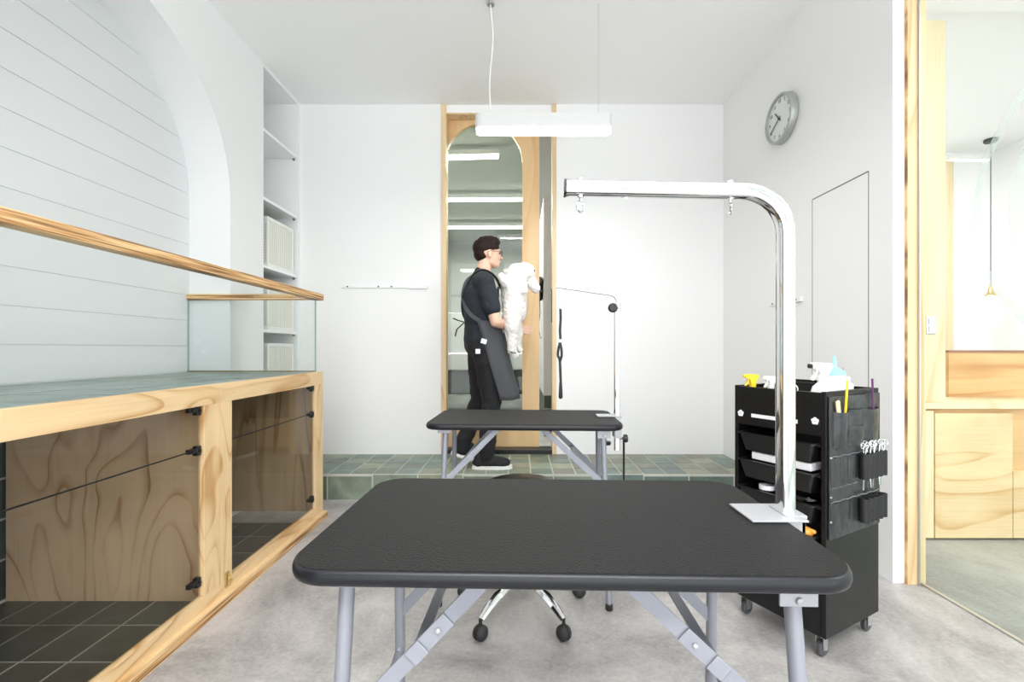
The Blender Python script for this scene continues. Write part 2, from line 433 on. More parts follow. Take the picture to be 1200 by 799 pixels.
def rounded(w, h, r, n=5):
    """rounded-rectangle outline centred on 0"""
    out = []
    for cx, cy, a in ((w/2-r, h/2-r, 0), (-w/2+r, h/2-r, PI/2), (-w/2+r, -h/2+r, PI), (w/2-r, -h/2+r, 1.5*PI)):
        for i in range(n+1):
            q = a+PI/2*i/n; out.append((cx+r*math.cos(q), cy+r*math.sin(q)))
    return out
def arcpts(c, a, b, r, a0, a1, n):
    return [Vector(c)+Vector(a)*r*math.cos(a0+(a1-a0)*i/n)+Vector(b)*r*math.sin(a0+(a1-a0)*i/n) for i in range(n+1)]
def RX(a): return Matrix.Rotation(a, 4, 'X')
def RY(a): return Matrix.Rotation(a, 4, 'Y')
def RZ(a): return Matrix.Rotation(a, 4, 'Z')
def T(*v): return Matrix.Translation(v)

# ------------------------------------------------------------------ the setting
XL, XR, YB, ZC = -1.84, 1.72, 3.84, 3.13
PLAT = .19; PLF = 3.24
b = MB(); b.box(-2.3, 1.86, REAR-.1, 4.0, -.06, 0); struct(b.build('floor', M['floor']))
b = MB(); b.box(1.86, 5.2, REAR-.1, 5.2, -.06, 0); struct(b.build('floor', M['floor_r']))
b = MB(); b.box(-2.3, 1.9, REAR-.1, 4.0, ZC, ZC+.08); struct(b.build('ceiling', M['ceil']))
b = MB(); b.box(1.9, 5.2, 2.78, 5.2, 3.23, 3.3); b.box(1.9, 5.2, REAR-.1, 2.78, ZC, ZC+.17); struct(b.build('ceiling', M['wall']))

# left wall: a face with the arch recess and the shelf niche cut in
CA, CZ, RA = 2.11, CAMZ+.95, .80           # arch centre (y, z) and radius
arch = [(CA+RA*math.cos(q), CZ+RA*math.sin(q)) for q in [PI*i/48 for i in range(49)]]
CABY0, CABY1, CTOP = .45, 2.915, .93
wall_out = [(REAR, 0), (CABY0, 0), (CABY0, CTOP), (CA-RA, CTOP)]+arch[::-1]+[(CABY1-.005, 0), (4.0, 0), (4.0, ZC), (REAR, ZC)]
NY0, NY1, NZ1 = 3.29, 3.80, ZC-.02
niche = [(NY0, PLAT+.01), (NY1, PLAT+.01), (NY1, NZ1), (NY0, NZ1)]
XREC = -2.10
b = MB(); b.prism(wall_out, lambda q: (XL, q[0], q[1]), lambda q: (XREC-.02, q[0], q[1]), holes=[niche])
struct(b.build('wall_left', M['wall_left']))
# horizontal boarding at the back of the recess, with V grooves
b = MB(); zs = []; z = CAMZ+1.302-.161*9
while z < ZC: zs.append(z); z += .161
prof = [(XREC-.05, -.0)]
pts = [(XREC, .0)]
for z in zs:
    if z > .05: pts += [(XREC, z-.0026), (XREC-.0045, z-.0012), (XREC-.0045, z+.0012), (XREC, z+.0026)]
pts += [(XREC, ZC)]
ya, yb = .40, 2.98
for (xa, za), (xb, zb) in zip(pts, pts[1:]):
    vs = [b.bm.verts.new(c) for c in ((xa, ya, za), (xa, yb, za), (xb, yb, zb), (xb, ya, zb))]; b.bm.faces.new(vs)
b.box(XREC-.08, XREC-.05, ya, yb, 0, ZC)
o = b.build('wall_left_recess', M['board']); struct(o)
# niche carcass: back, far side, shelves
b = MB(); b.box(-2.29, -2.27, NY0-.05, NY1+.05, 0, ZC)
b.box(-2.27, XREC-.021, NY1, NY1+.02, 0, ZC); b.box(-2.27, XREC-.021, NY0-.02, NY0, 0, ZC)
b.box(-2.27, XREC-.021, NY0, NY1, NZ1, ZC)
struct(b.build('wall_left_niche', M['white']))
SHELF = [CAMZ+1.574, CAMZ+1.076, CAMZ+.585, CAMZ+.115, CAMZ-.36]
shelf0 = None
SL = ['white shelf board in the wall niche, topmost of the stack', 'white shelf board in the wall niche just above the highest basket',
      'white shelf board in the niche carrying the highest white basket', 'white niche shelf board carrying the basket behind the handrail',
      'white niche shelf board carrying the lowest white basket']
for i, z in enumerate(SHELF):
    t = thing('niche_shelf', SL[i], 'shelf', (XL, (NY0+NY1)/2, z), 0, 'shelf boards in the wall niche')
    b = MB(); b.box(-.42, -.004, -(NY1-NY0)/2+.003, (NY1-NY0)/2-.003, 0, .022, .002); b.build('board', M['white'], t)
    for s_ in (-1, 1):
        b = MB(); b.lathe([(0, 0), (.006, 0), (.006, .016), (0, .016)], 10, T(-.03, s_*((NY1-NY0)/2), -.008) @ RX(PI/2*s_)); b.build('shelf_pin', M['dark'], t)

# back wall with the doorway
DX0, DX1, DZ1 = -.653, .316, ZC
b = MB()
b.box(-2.3, DX0, YB, YB+.09, 0, ZC); b.box(DX1, 1.9, YB, YB+.09, 0, ZC)
struct(b.build('wall_back', M['wall']))
b = MB(); b.box(DX0+.043, DX1-.036, YB+.012, YB+.09, CAMZ+275*YB/F+.012, ZC); struct(b.build('trim_1', M['ceil']))
b = MB()
b.box(DX0, DX0+.043, YB-.012, YB+.10, PLAT, ZC-.002, .002); b.box(DX1-.036, DX1, YB-.012, YB+.10, PLAT, ZC-.002, .002)
b.box(DX0+.043, DX1-.036, YB+.01, YB+.10, CAMZ+275*YB/F, CAMZ+275*YB/F+.012)
fr = b.build('door_frame', M['ply_jamb'])
struct(fr); fr.name = 'trim_2'
b = MB(); b.box(DX0+.043, DX1-.036, YB+.004, YB+.16, PLAT, PLAT+.035, .003); struct(b.build('trim_3', M['black']))

# right wall, ending in a white return; hidden flush door
b = MB(); b.box(XR, XR+.055, 2.10, YB, 0, ZC); struct(b.build('wall_right', M['wall']))
DY0, DY1, DZT = 2.245, 2.675, 1.95
b = MB()
for (y0, y1, z0, z1) in ((DY0-.002, DY0+.002, .02, DZT), (DY1-.002, DY1+.002, .02, DZT), (DY0, DY1, DZT-.003, DZT+.003)):
    b.box(XR-.0006, XR+.001, y0, y1, z0, z1)
b.box(XR-.0006, XR+.001, 2.42, 2.4215, .02, CAMZ-.1)
struct(b.build('trim_4', plain('shadow_gap', (.10, .10, .10, 1), .9)))

# outer walls, storefront behind the camera
b = MB(); b.box(5.2, 5.3, REAR-.1, 5.2, 0, 3.3); struct(b.build('wall_far_right', M['wall']))
b = MB(); b.box(1.80, 5.3, 5.02, 5.1, 0, 3.3); struct(b.build('wall_far_back', M['wall']))
b = MB(); b.box(1.775, 1.86, 2.16, 5.02, 0, 3.3); struct(b.build('wall_between', M['wall']))
b = MB(); b.box(-1.95, -1.84, REAR-.1, .4, 0, ZC); struct(b.build('wall_left_front', M['wall_left']))
b = MB()
b.box(-1.9, -1.7, REAR-.1, REAR, 0, ZC); b.box(1.7, 2.0, REAR-.1, REAR, 0, ZC); b.box(4.9, 5.3, REAR-.1, REAR, 0, ZC)
b.box(-1.7, 1.7, REAR-.1, REAR, 2.95, ZC); b.box(2.0, 4.9, REAR-.1, REAR, 2.95, ZC)
b.box(-1.7, 1.7, REAR-.1, REAR, 0, .1); b.box(2.0, 4.9, REAR-.1, REAR, 0, .1)
struct(b.build('wall_front', M['wall']))
b = MB()
for x in (-1.68, -.58, .58, 1.68, 2.02, 3.45, 4.88): b.box(x-.03, x+.03, REAR-.08, REAR-.02, .1, 2.95)
b.box(-1.7, 1.7, REAR-.08, REAR-.02, 2.2, 2.26); b.box(2.0, 4.9, REAR-.08, REAR-.02, 2.2, 2.26)
struct(b.build('window_1', M['dark']))

# tiled platform
us = [-1.199+.1605*k for k in range(-4, 19)]; us = [-1.84]+us+[1.72] if us[-1] < 1.72 else [-1.84]+[u for u in us if u < 1.70]+[1.72]
t = tiles('platform', (0, PLF, PLAT), (1, 0, 0), (0, 1, 0), us, [0, .15, .30, .45, YB-PLF], [M['tile'], M['grout']], seed=4, th=.008)
b = MB(); b.box(-1.838, 1.718, PLF+.012, YB-.001, 0, PLAT-.018); b_o = b.build('platform_core', M['grout']); struct(b_o); b_o.name = 'trim_5'
struct(t); t.name = 'floor_platform'
ur = [-1.36+.321*k for k in range(-1, 11)]; ur = [-1.84]+[u for u in ur if -1.8 < u < 1.65]+[1.72]
t = tiles('riser', (0, PLF, 0), (1, 0, 0), (0, 0, 1), ur, [0, PLAT-.004], [M['tile'], M['grout']], seed=9, th=.008); struct(t); t.name = 'floor_platform_riser'

# right-hand room: timber jambs and glass partition with frosted circles
b = MB(); b.box(1.777, 1.822, 2.085, 2.16, 0, ZC, .001); struct(b.build('trim_6', M['ply_jamb']))
b = MB(); b.box(1.7745, 1.777, 2.086, 2.158, 0, ZC); struct(b.build('trim_7', M['edge_dark']))
b = MB(); b.box(1.826, 1.868, 2.095, 2.16, 0, ZC, .001); struct(b.build('trim_8', M['ply_jamb']))
b = MB(); b.box(1.8215, 1.8265, 2.075, 2.15, 0, ZC); struct(b.build('trim_9', M['steel']))
b = MB(); b.box(1.842, 1.850, REAR, 2.095, .004, ZC); pane = b.build('window_2', M['glass_green']); struct(pane)
b = MB(); b.box(1.838, 1.854, REAR, 2.095, 0, .006); struct(b.build('trim_10', M['steel']))
def disc(r0, r1, name):
    b = MB(); n = 96; c = (1.27, CAMZ+.52); x = 1.8412
    o_ = [b.bm.verts.new((x, c[0]+r1*math.cos(2*PI*i/n), c[1]+r1*math.sin(2*PI*i/n))) for i in range(n)]
    if r0 == 0: b.bm.faces.new(o_)
    else:
        i_ = [b.bm.verts.new((x, c[0]+r0*math.cos(2*PI*i/n), c[1]+r0*math.sin(2*PI*i/n))) for i in range(n)]
        for i in range(n): b.bm.faces.new((o_[i], o_[(i+1) % n], i_[(i+1) % n], i_[i]))
    return b.build(name, M['frost'])
dec = disc(.556, .585, 'frosted_ring'); dec.parent = pane
dec = disc(0, .448, 'frosted_disc'); dec.parent = pane

# room behind the doorway
b = MB(); b.box(-1.5, 1.3, YB+.09, 9, PLAT-.1, PLAT-.001); o = b.build('floor_back_room', M['floor_r']); struct(o)
b = MB(); b.box(-1.5, 1.3, YB+.09, 9, ZC+.05, ZC+.1); o = b.build('ceiling_back_room', M['grey_ceiling']); struct(o)
b = MB(); b.box(-1.6, -1.5, YB+.09, 9, 0, ZC+.1); o = b.build('wall_back_room_left', M['grey_wall']); struct(o)
b = MB(); b.box(1.2, 1.3, YB+.09, 9, 0, ZC+.1); o = b.build('wall_back_room_right', M['grey_wall']); struct(o)
b = MB(); b.box(-1.6, 1.3, 9, 9.1, 0, ZC+.1); o = b.build('wall_back_room_end', M['grey_wall']); struct(o)
b = MB(); b.box(.25, .60, 4.6, 7.2, .607, 2.61); o = b.build('wall_partition', M['grey_wall']); struct(o)
tp = [.60-.16*k for k in range(0, 3)]
DG = [srgb(40, 62, 50), srgb(52, 72, 58), srgb(34, 54, 46)]
t = tiles('skirt', (.25, 4.6, PLAT), (1, 0, 0), (0, 0, 1), [0, .175, .35], [0, .14, .28, .417], [M['tile_dark'], M['grout_dim']], seed=3, tones=DG); t.name = 'trim_11'; struct(t)
t = tiles('skirt', (.25, 7.2, PLAT), (0, -1, 0), (0, 0, 1), [.2*k for k in range(14)], [0, .14, .28, .417], [M['tile_dark'], M['grout_dim']], seed=5, tones=DG); t.name = 'trim_12'; struct(t)

# ------------------------------------------------------------------ low kennel cabinet on the left
XF = -1.25
cab = thing('kennel_cabinet', 'long low plywood cabinet with smoked glass fronts and a tiled top', 'cabinet', (XF, 1.7, 0))
b = MB()
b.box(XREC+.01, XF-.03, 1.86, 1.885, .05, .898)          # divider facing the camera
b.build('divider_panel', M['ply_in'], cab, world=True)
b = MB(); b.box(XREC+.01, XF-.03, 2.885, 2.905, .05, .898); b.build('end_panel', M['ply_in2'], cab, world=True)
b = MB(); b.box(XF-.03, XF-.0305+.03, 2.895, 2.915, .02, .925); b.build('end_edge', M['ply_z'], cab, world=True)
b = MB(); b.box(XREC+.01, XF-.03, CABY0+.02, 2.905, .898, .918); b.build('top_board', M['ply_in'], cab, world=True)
SHADED_TONES = [srgb(52, 62, 58), srgb(62, 70, 64), srgb(46, 58, 56), srgb(66, 66, 60)]  # floor tile tones darkened to carry the shade inside the cabinet
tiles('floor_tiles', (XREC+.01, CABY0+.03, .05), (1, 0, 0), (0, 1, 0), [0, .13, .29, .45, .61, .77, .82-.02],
      [.0+.2*k-.18 for k in range(1, 13)], [M['tile_dark'], M['grout_dim']], seed=11, tones=SHADED_TONES, parent=cab, gap=.006)
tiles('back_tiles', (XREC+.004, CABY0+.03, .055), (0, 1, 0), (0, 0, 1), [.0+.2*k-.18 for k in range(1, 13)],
      [.0, .165, .33, .495, .66, .82], [M['tile_dark'], M['grout_dim']], seed=12, tones=[srgb(44, 62, 66), srgb(36, 50, 54), srgb(50, 66, 68)], parent=cab, gap=.007)  # back tile tones likewise hold the cabinet's inner shade
CT = [srgb(118, 136, 130), srgb(108, 128, 122), srgb(126, 142, 134), srgb(112, 124, 116)]
tiles('worktop_tiles', (XREC+.01, CABY0+.02, CTOP), (1, 0, 0), (0, 1, 0), [.0, .05, .25, .45, .65, .835],
      [.2*k for k in range(0, 13)]+[2.44], [M['tile'], M['grout_dim']], seed=13, tones=CT, parent=cab, gap=.004)
S1, S2 = 1.815, 1.990       # edges of the centre stiles; joint between the frames at 1.913
JN = 1.9135
def front_frame(y0, y1, oy0, oy1, name):
    fo = [(y0, .055), (y1, .055), (y1, CTOP+.002), (y0, CTOP+.002)]
    ho = [(oy0, .095), (oy1, .095), (oy1, .852), (oy0, .852)]
    # rails and stiles as separate grain directions
    for z0, z1 in ((.852, CTOP+.002), (.055, .095)):
        rl = MB(); rl.box(XF-.025, XF, y0, y1, z0, z1, .0015); rl.build('rail', M['ply_y'], cab, world=True)
    for a_, b_ in ((y0, oy0), (oy1, y1)):
        st = MB(); st.box(XF-.025, XF, a_, b_, .095, .852, .0015); st.build('stile', M['ply_z'], cab, world=True)
front_frame(CABY0, JN-.0015, CABY0+.08, S1, 'front_frame')
front_frame(JN+.0015, 2.907, S2, 2.81, 'front_frame')
b = MB(); b.box(XF-.04, XF+.022, CABY0, 2.93, 0, .042, .002); b.box(XF-.03, XF, CABY0, 2.90, .042, .055)
b.build('plinth', M['ply_y'], cab, world=True)
b = MB(); b.box(XF+.0225, XF+.0245, CABY0, 2.93, 0, .032); b.build('plinth_edge', M['edge'], cab, world=True)
for y0, y1 in ((CABY0+.085, S1-.004), (S2+.004, 2.806)):
    b = MB(); b.box(XF-.0205, XF-.0135, y0, y1, .6784, .6816); b.build('glass_seal', M['black'], cab, world=True)
    for z0, z1 in ((.097, .6785), (.6815, .85)):
        b = MB(); b.box(XF-.020, XF-.014, y0, y1, z0, z1, .0008); b.build('glass_panel', M['glass_smoke'], cab, world=True)
    for z in (.838, .679, .16):
        b = MB()
        b.box(XF-.030, XF-.008, y1-.022, y1-.002, z-.022, z+.016, .002)
        b.box(XF-.028, XF-.010, y1-.062, y1-.020, z-.008, z+.010, .002)
        b.lathe([(0, 0), (.006, 0), (.006, .004), (0, .004)], 10, T(XF-.010, y1-.048, z) @ RY(PI/2))
        b.lathe([(0, 0), (.006, 0), (.006, .004), (0, .004)], 10, T(XF-.008, y1-.012, z-.004) @ RY(PI/2))
        b.build('hinge', M['black'], cab, world=True)
b = MB(); b.box(XF, XF+.004, JN+.028, JN+.052, .06, .125, .0015); b.box(XF+.004, XF+.014, JN+.036, JN+.044, .068, .118, .002)
b.tube([(XF+.012, JN+.04, .09), (XF+.024, JN+.04, .092)], .004, 8)
b.build('latch', M['brass'], cab, world=True)

# glass balustrade with laminated handrail
bal = thing('glass_balustrade', 'clear glass screen with a laminated wooden handrail on the tiled worktop', 'railing', (XF-.03, 1.7, CTOP))
b = MB(); b.box(XF-.052, XF, .2, 2.925, CAMZ+.305, CAMZ+.344, .002); b.build('handrail', M['edge'], bal, world=True)
b = MB(); b.box(XREC-.0, XF-.053, 2.885, 2.925, CAMZ+.307, CAMZ+.343, .002); b.build('return_rail', M['edge'], bal, world=True)
b = MB(); b.box(XF-.034, XF-.026, .3, 2.872, CTOP+.003, CAMZ+.306); b.build('long_pane', M['glass'], bal, world=True)
b = MB(); b.box(XREC+.002, XF-.036, 2.894, 2.902, CTOP+.003, CAMZ+.308); b.build('end_pane', M['glass'], bal, world=True)
b = MB(); b.box(XF-.0345, XF-.0255, 2.872, 2.874, CTOP+.003, CAMZ+.306); b.build('pane_edge', M['glass_edge'], bal, world=True)
b = MB(); b.box(XREC+.001, XREC+.003, 2.893, 2.903, CTOP+.003, CAMZ+.306)
b.build('pane_edge', M['glass_edge'], bal, world=True)
b = MB(); b.box(XREC+.002, XF-.036, 2.886, 2.892, CTOP+.001, CTOP+.009); b.build('channel', plain('olive_channel', srgb(140, 132, 98), .5), bal, world=True)

# ------------------------------------------------------------------ baskets in the niche
def make_basket():
    t = thing('storage_basket', 'x', 'basket'); w, d, h = .34, .375, .375   # w into the niche (x), d along y
    b = MB()
    r = .016
    for x in (-w/2, w/2):
        for y in (-d/2, d/2): b.box(x-r/2, x+r/2, y-r/2, y+r/2, 0, h, .003)
    for z in (r/2, h-r/2):
        k = .026
        for y in (-d/2, d/2): b.box(-w/2, w/2, y-r/2, y+r/2, z-r/2 if z < .1 else h-k, z+r/2 if z > .1 else k, .003)
        for x in (-w/2, w/2): b.box(x-r/2, x+r/2, -d/2, d/2, z-r/2 if z < .1 else h-k, z+r/2 if z > .1 else k, .003)
    b.box(-w/2, w/2, -d/2, d/2, 0, .006)
    b.build('frame', M['plastic'], t)
    b = MB(); n = 17
    for i in range(n):
        y = -d/2+.014+(d-.028)*i/(n-1); b.box(w/2-.003, w/2+.003, y-.0055, y+.0055, .02, h-.02)
    for j in range(10):
        z = .04+(h-.08)*j/9; b.box(w/2-.004, w/2-.001, -d/2, d/2, z-.002, z+.002)
    b.build('woven_front', plain('basket_weave', srgb(236, 236, 228), .6), t)
    b = MB(); n = 12; y = -d/2
    for i in range(n):
        x = -w/2+.02+(w-.04)*i/(n-1); b.box(x-.005, x+.005, y-.003, y+.003, .02, h-.02)
    for j in range(16):
        z = .03+(h-.06)*j/15; b.box(-w/2, w/2, y-.003, y+.003, z-.005, z+.005)
    b.build('woven_side', plain('basket_weave_side', srgb(232, 232, 226), .6), t)
    b = MB(); b.box(-w/2+.008, w/2-.008, -d/2+.008, d/2-.008, .007, h-.05); b.build('linen_load', plain('folded_linen', srgb(168, 170, 162), .9, bump=.5, bscale=10), t)
    return t
bk = make_basket()
for i, (z, lb) in enumerate(((SHELF[2]+.0225, 'white woven plastic basket on the niche shelf, above the handrail'),
                             (SHELF[3]+.0225, 'white woven plastic basket in the niche, just behind the wooden handrail'),
                             (SHELF[4]+.0225, 'white woven plastic basket in the niche seen through the glass just above the worktop'))):
    o = bk if i == 0 else copy_tree(bk)
    o.location = (XL-.03-.17, 3.585, z); o['label'] = lb; o['group'] = 'baskets in the wall niche'

t = thing('strike_plate', 'black latch strip on the inner edge of the right doorway post', 'latch', (DX1-.036, YB+.03, CAMZ+.36))
b = MB(); b.box(-.005, -.0003, -.03, .03, -.14, .14, .001); b.build('plate', M['black'], t)
for z in (-.11, .11):
    b = MB(); b.lathe([(0, 0), (.005, 0), (.004, .002), (0, .002)], 10, T(-.005, 0, z) @ RY(-PI/2)); b.build('screw', M['steel'], t)

# ------------------------------------------------------------------ sliding door leaf with arched glass
LY = 3.975
leaf = thing('sliding_door', 'pale plywood sliding door with a tall arched glass pane, behind the person', 'door', (-.28, LY, PLAT))
cx, rr, zs_, zb = -.304, .334, 2.695, .47
hole = [(cx-rr, zb), (cx+rr, zb)]+[(cx+rr*math.cos(PI*i/32), zs_+rr*math.sin(PI*i/32)) for i in range(33)]
b = MB(); b.prism([(-.78, PLAT+.037), (.178, PLAT+.037), (.178, 3.10), (-.78, 3.10)], lambda q: (q[0], LY-.02, q[1]), lambda q: (q[0], LY+.02, q[1]), holes=[hole])
b.build('door_panel', M['ply_door'], leaf, world=True)
b = MB(); b.prism([(cx+(x-cx)*1.01, 1.75+(z-1.75)*1.003) for x, z in hole], lambda q: (q[0], LY-.004, q[1]), lambda q: (q[0], LY+.004, q[1])); b.build('arched_pane', M['glass_door'], leaf, world=True)

# ------------------------------------------------------------------ back room: lights, bath, dryer
for i, (x0, x1, d, z, yaw, lb) in enumerate(((-1.2, -.2, 4.75, 3.08, -.06, 'white linear ceiling light nearest the doorway, highest of three behind the glass'),
                                   (-1.3, .24, 6.1, 3.08, -.02, 'white linear ceiling light behind the glass, middle of three'),
                                   (-1.3, .24, 7.5, 3.08, -.02, 'white linear ceiling light farthest behind the glass, lowest of three'))):
    t = thing('linear_light', lb, 'ceiling light', ((x0+x1)/2, d, z), yaw, 'linear lights in the back room')
    L = (x1-x0)/2
    b = MB(); b.box(-L, L, -.03, .03, .0, .05, .004); b.build('housing', M['white'], t)
    b = MB(); b.box(-L+.01, L-.01, -.028, .028, -.035, .0, .01); b.build('tube', M['lamp_back'], t)
    for s_ in (-.7, .7):
        b = MB(); b.tube([(L*s_, 0, .05), (L*s_, 0, ZC+.05-z)], .003, 8); b.build('hanger', M['steel'], t)
    lamp('linear_glow', ((x0+x1)/2, d, z-.045), x1-x0, .05, 38)
bath = thing('grooming_bath', 'wide stainless steel pet bath behind the arched glass', 'bath', (-.5, 6.6, PLAT))
b = MB(); b.box(-1.35, .2, 6.2, 6.95, .78, 1.02, .02)
b.box(-1.30, .15, 6.25, 6.9, 1.0, 1.03); b.build('basin', M['steel'], bath, world=True)
b = MB(); b.box(-1.35, .2, 6.93, 6.97, 1.02, 1.62, .01); b.build('splashback', M['steel'], bath, world=True)
b = MB(); b.box(-1.3, .15, 6.27, 6.9, .45, .78); b.build('cabinet_base', M['dark'], bath, world=True)
for x in (-1.3, .12):
    for y in (6.3, 6.85):
        b = MB(); b.box(x-.02, x+.02, y-.02, y+.02, PLAT, .45); b.build('leg', M['steel'], bath, world=True)
dry = thing('hair_dryer', 'black hand dryer with its cord hanging on the grey partition in the doorway', 'hair dryer', (.235, 4.72, 1.7))
b = MB(); b.capsule((-.02, 0, .08), (-.02, 0, -.10), .042, .034); b.build('handle', M['black'], dry, smooth=True)
b = MB(); b.lathe([(0, 0), (.05, 0), (.052, .05), (.045, .10), (.03, .12), (0, .12)], 20, T(-.035, -.02, .06) @ RX(PI/2)); b.build('barrel', M['black'], dry, smooth=True)
b = MB(); b.tube([(-.02, 0, -.12), (-.015, .01, -.25), (-.03, .01, -.4), (-.012, .02, -.52), (.0, .02, -.5)], .004, 8); b.build('cord', M['black'], dry, smooth=True)
b = MB(); b.box(-.012, .014, -.02, .02, .06, .12, .003); b.build('wall_hook', M['steel'], dry)

# ------------------------------------------------------------------ pendant lamp
pl = thing('pendant_lamp', 'long white linear pendant lamp hanging before the doorway', 'pendant lamp', ((637-CX)*2.71/F, 2.71, CAMZ+1.275))
def stadium(L, w, n=12):
    r = w/2; out = []
    for s_, a0 in ((1, -PI/2), (-1, PI/2)):
        for i in range(n+1):
            q = a0+PI*i/n; out.append((s_*(L/2-r)+r*math.cos(q), r*math.sin(q)))
    return out
def slab(outline, z0, z1, b): b.prism(outline, lambda q: (q[0], q[1], z0), lambda q: (q[0], q[1], z1)); return b
b = MB(); slab(stadium(.81, .078), .026, .105, b); b.build('housing', plain('lamp_housing', (.66, .66, .66, 1), .4), pl, smooth=True)
b = MB(); slab(stadium(.798, .070), .0, .026, b); b.build('diffuser', M['lamp'], pl, smooth=True)
b = MB(); ztop = ZC-pl.location.z
b.tube(soften([(-.315, 0, ztop-.01), (-.312, 0, ztop-.05), (-.300, 0, ztop*.72), (-.318, 0, ztop*.45), (-.318, 0, .2), (-.306, 0, .105)]), .0035, 8); b.build('power_cable', M['white'], pl, smooth=True)
b = MB(); b.lathe([(0, 0), (.022, 0), (.022, .012), (0, .012)], 20, T(-.315, 0, ztop-.013)); b.build('ceiling_rose', M['steel'], pl)
b = MB(); b.tube([(.325, 0, .105), (.325, 0, ztop)], .0008, 6); b.build('suspension_wire', M['grey_paint'], pl)
lp = lamp('pendant_glow', (pl.location.x, 2.71, pl.location.z-.012), .72, .06, 11, col=(1, .985, .97))

# ------------------------------------------------------------------ wall clock
clk = thing('wall_clock', 'round silver rimmed wall clock on the right white wall', 'clock', (XR, 2.955, CAMZ+1.485))
Rm = RY(-PI/2)
b = MB(); b.lathe([(.148, 0), (.155, .004), (.155, .040), (.150, .046), (.138, .046), (.136, .030), (.0, .030), (0, .0)], 56, Rm); b.build('rim', M['clock'], clk, smooth=True)
b = MB(); b.lathe([(0, .0305), (.136, .0305), (.136, .032), (0, .032)], 48, Rm); b.build('dial', M['clockface'], clk)
def cpos(ang, r, h=.033):   # clock angle in degrees from 12, clockwise as seen from the room
    a = math.radians(ang); return Vector((-h, -r*math.sin(a), r*math.cos(a)))
for hnum in range(1, 13):
    cu = bpy.data.curves.new('numeral', 'FONT'); cu.body = str(hnum); cu.size = .030; cu.align_x = 'CENTER'; cu.align_y = 'CENTER'; cu.extrude = .0006
    o = bpy.data.objects.new('numeral_text', cu); C.objects.link(o)
    dg = bpy.context.evaluated_depsgraph_get(); me = bpy.data.meshes.new_from_object(o.evaluated_get(dg)); bpy.data.objects.remove(o)
    me.materials.append(M['dark'])
    q = bpy.data.objects.new('numeral', me); C.objects.link(q); q.parent = clk
    q.matrix_local = Matrix.Translation(cpos(hnum*30, .112)) @ Matrix(((0, 0, -1), (-1, 0, 0), (0, 1, 0))).to_4x4()
b = MB(); b.obox(cpos(320+180, .02, .036), cpos(320, .070, .036), .008, .002, 0, Vector((1, 0, 0))); b.build('hour_hand', M['dark'], clk)
b = MB(); b.obox(cpos(240+180, .02, .039), cpos(240, .112, .039), .006, .002, 0, Vector((1, 0, 0))); b.build('minute_hand', M['dark'], clk)
b = MB(); b.lathe([(0, .034), (.007, .034), (.007, .042), (0, .042)], 16, Rm); b.build('hub', M['dark'], clk)

# wall strips
def strip(name, lb, loc, L, vertical_axis, screws, block=None):
    t = thing(name, lb, 'wall rail', loc)
    b = MB()
    if vertical_axis == 'X':
        b.box(-L/2, L/2, -.014, 0, -.012, .012, .002); b.build('strip', M['white'], t)
        if block: b = MB(); b.box(block[0], block[1], -.024, -.014, -.018, .008, .003); b.build('sliding_clip', M['paper'], t)
        for s_ in screws: b = MB(); b.lathe([(0, 0), (.007, 0), (.006, .005), (0, .005)], 12, T(s_, -.014, 0) @ RX(PI/2)); b.build('screw', M['dark'], t)
    else:
        b.box(-.014, 0, -L/2, L/2, -.014, .014, .002); b.build('strip', M['white'], t)
        for s_ in screws: b = MB(); b.lathe([(0, 0), (.006, 0), (.005, .004), (0, .004)], 12, T(-.014, s_, 0) @ RY(-PI/2)); b.build('screw', M['dark'], t)
    return t
strip('wall_rail', 'thin white screw-mounted rail on the back wall left of the doorway', ((451-CX)*YB/F, YB, CAMZ+72*YB/F), .73, 'X', (-.31, -.05, .06, .32), (.20, .36))
strip('wall_rail', 'short white rail on the right wall behind the chrome post', (XR, 2.94, CAMZ+.298), .36, 'Y', (.13, -.13))

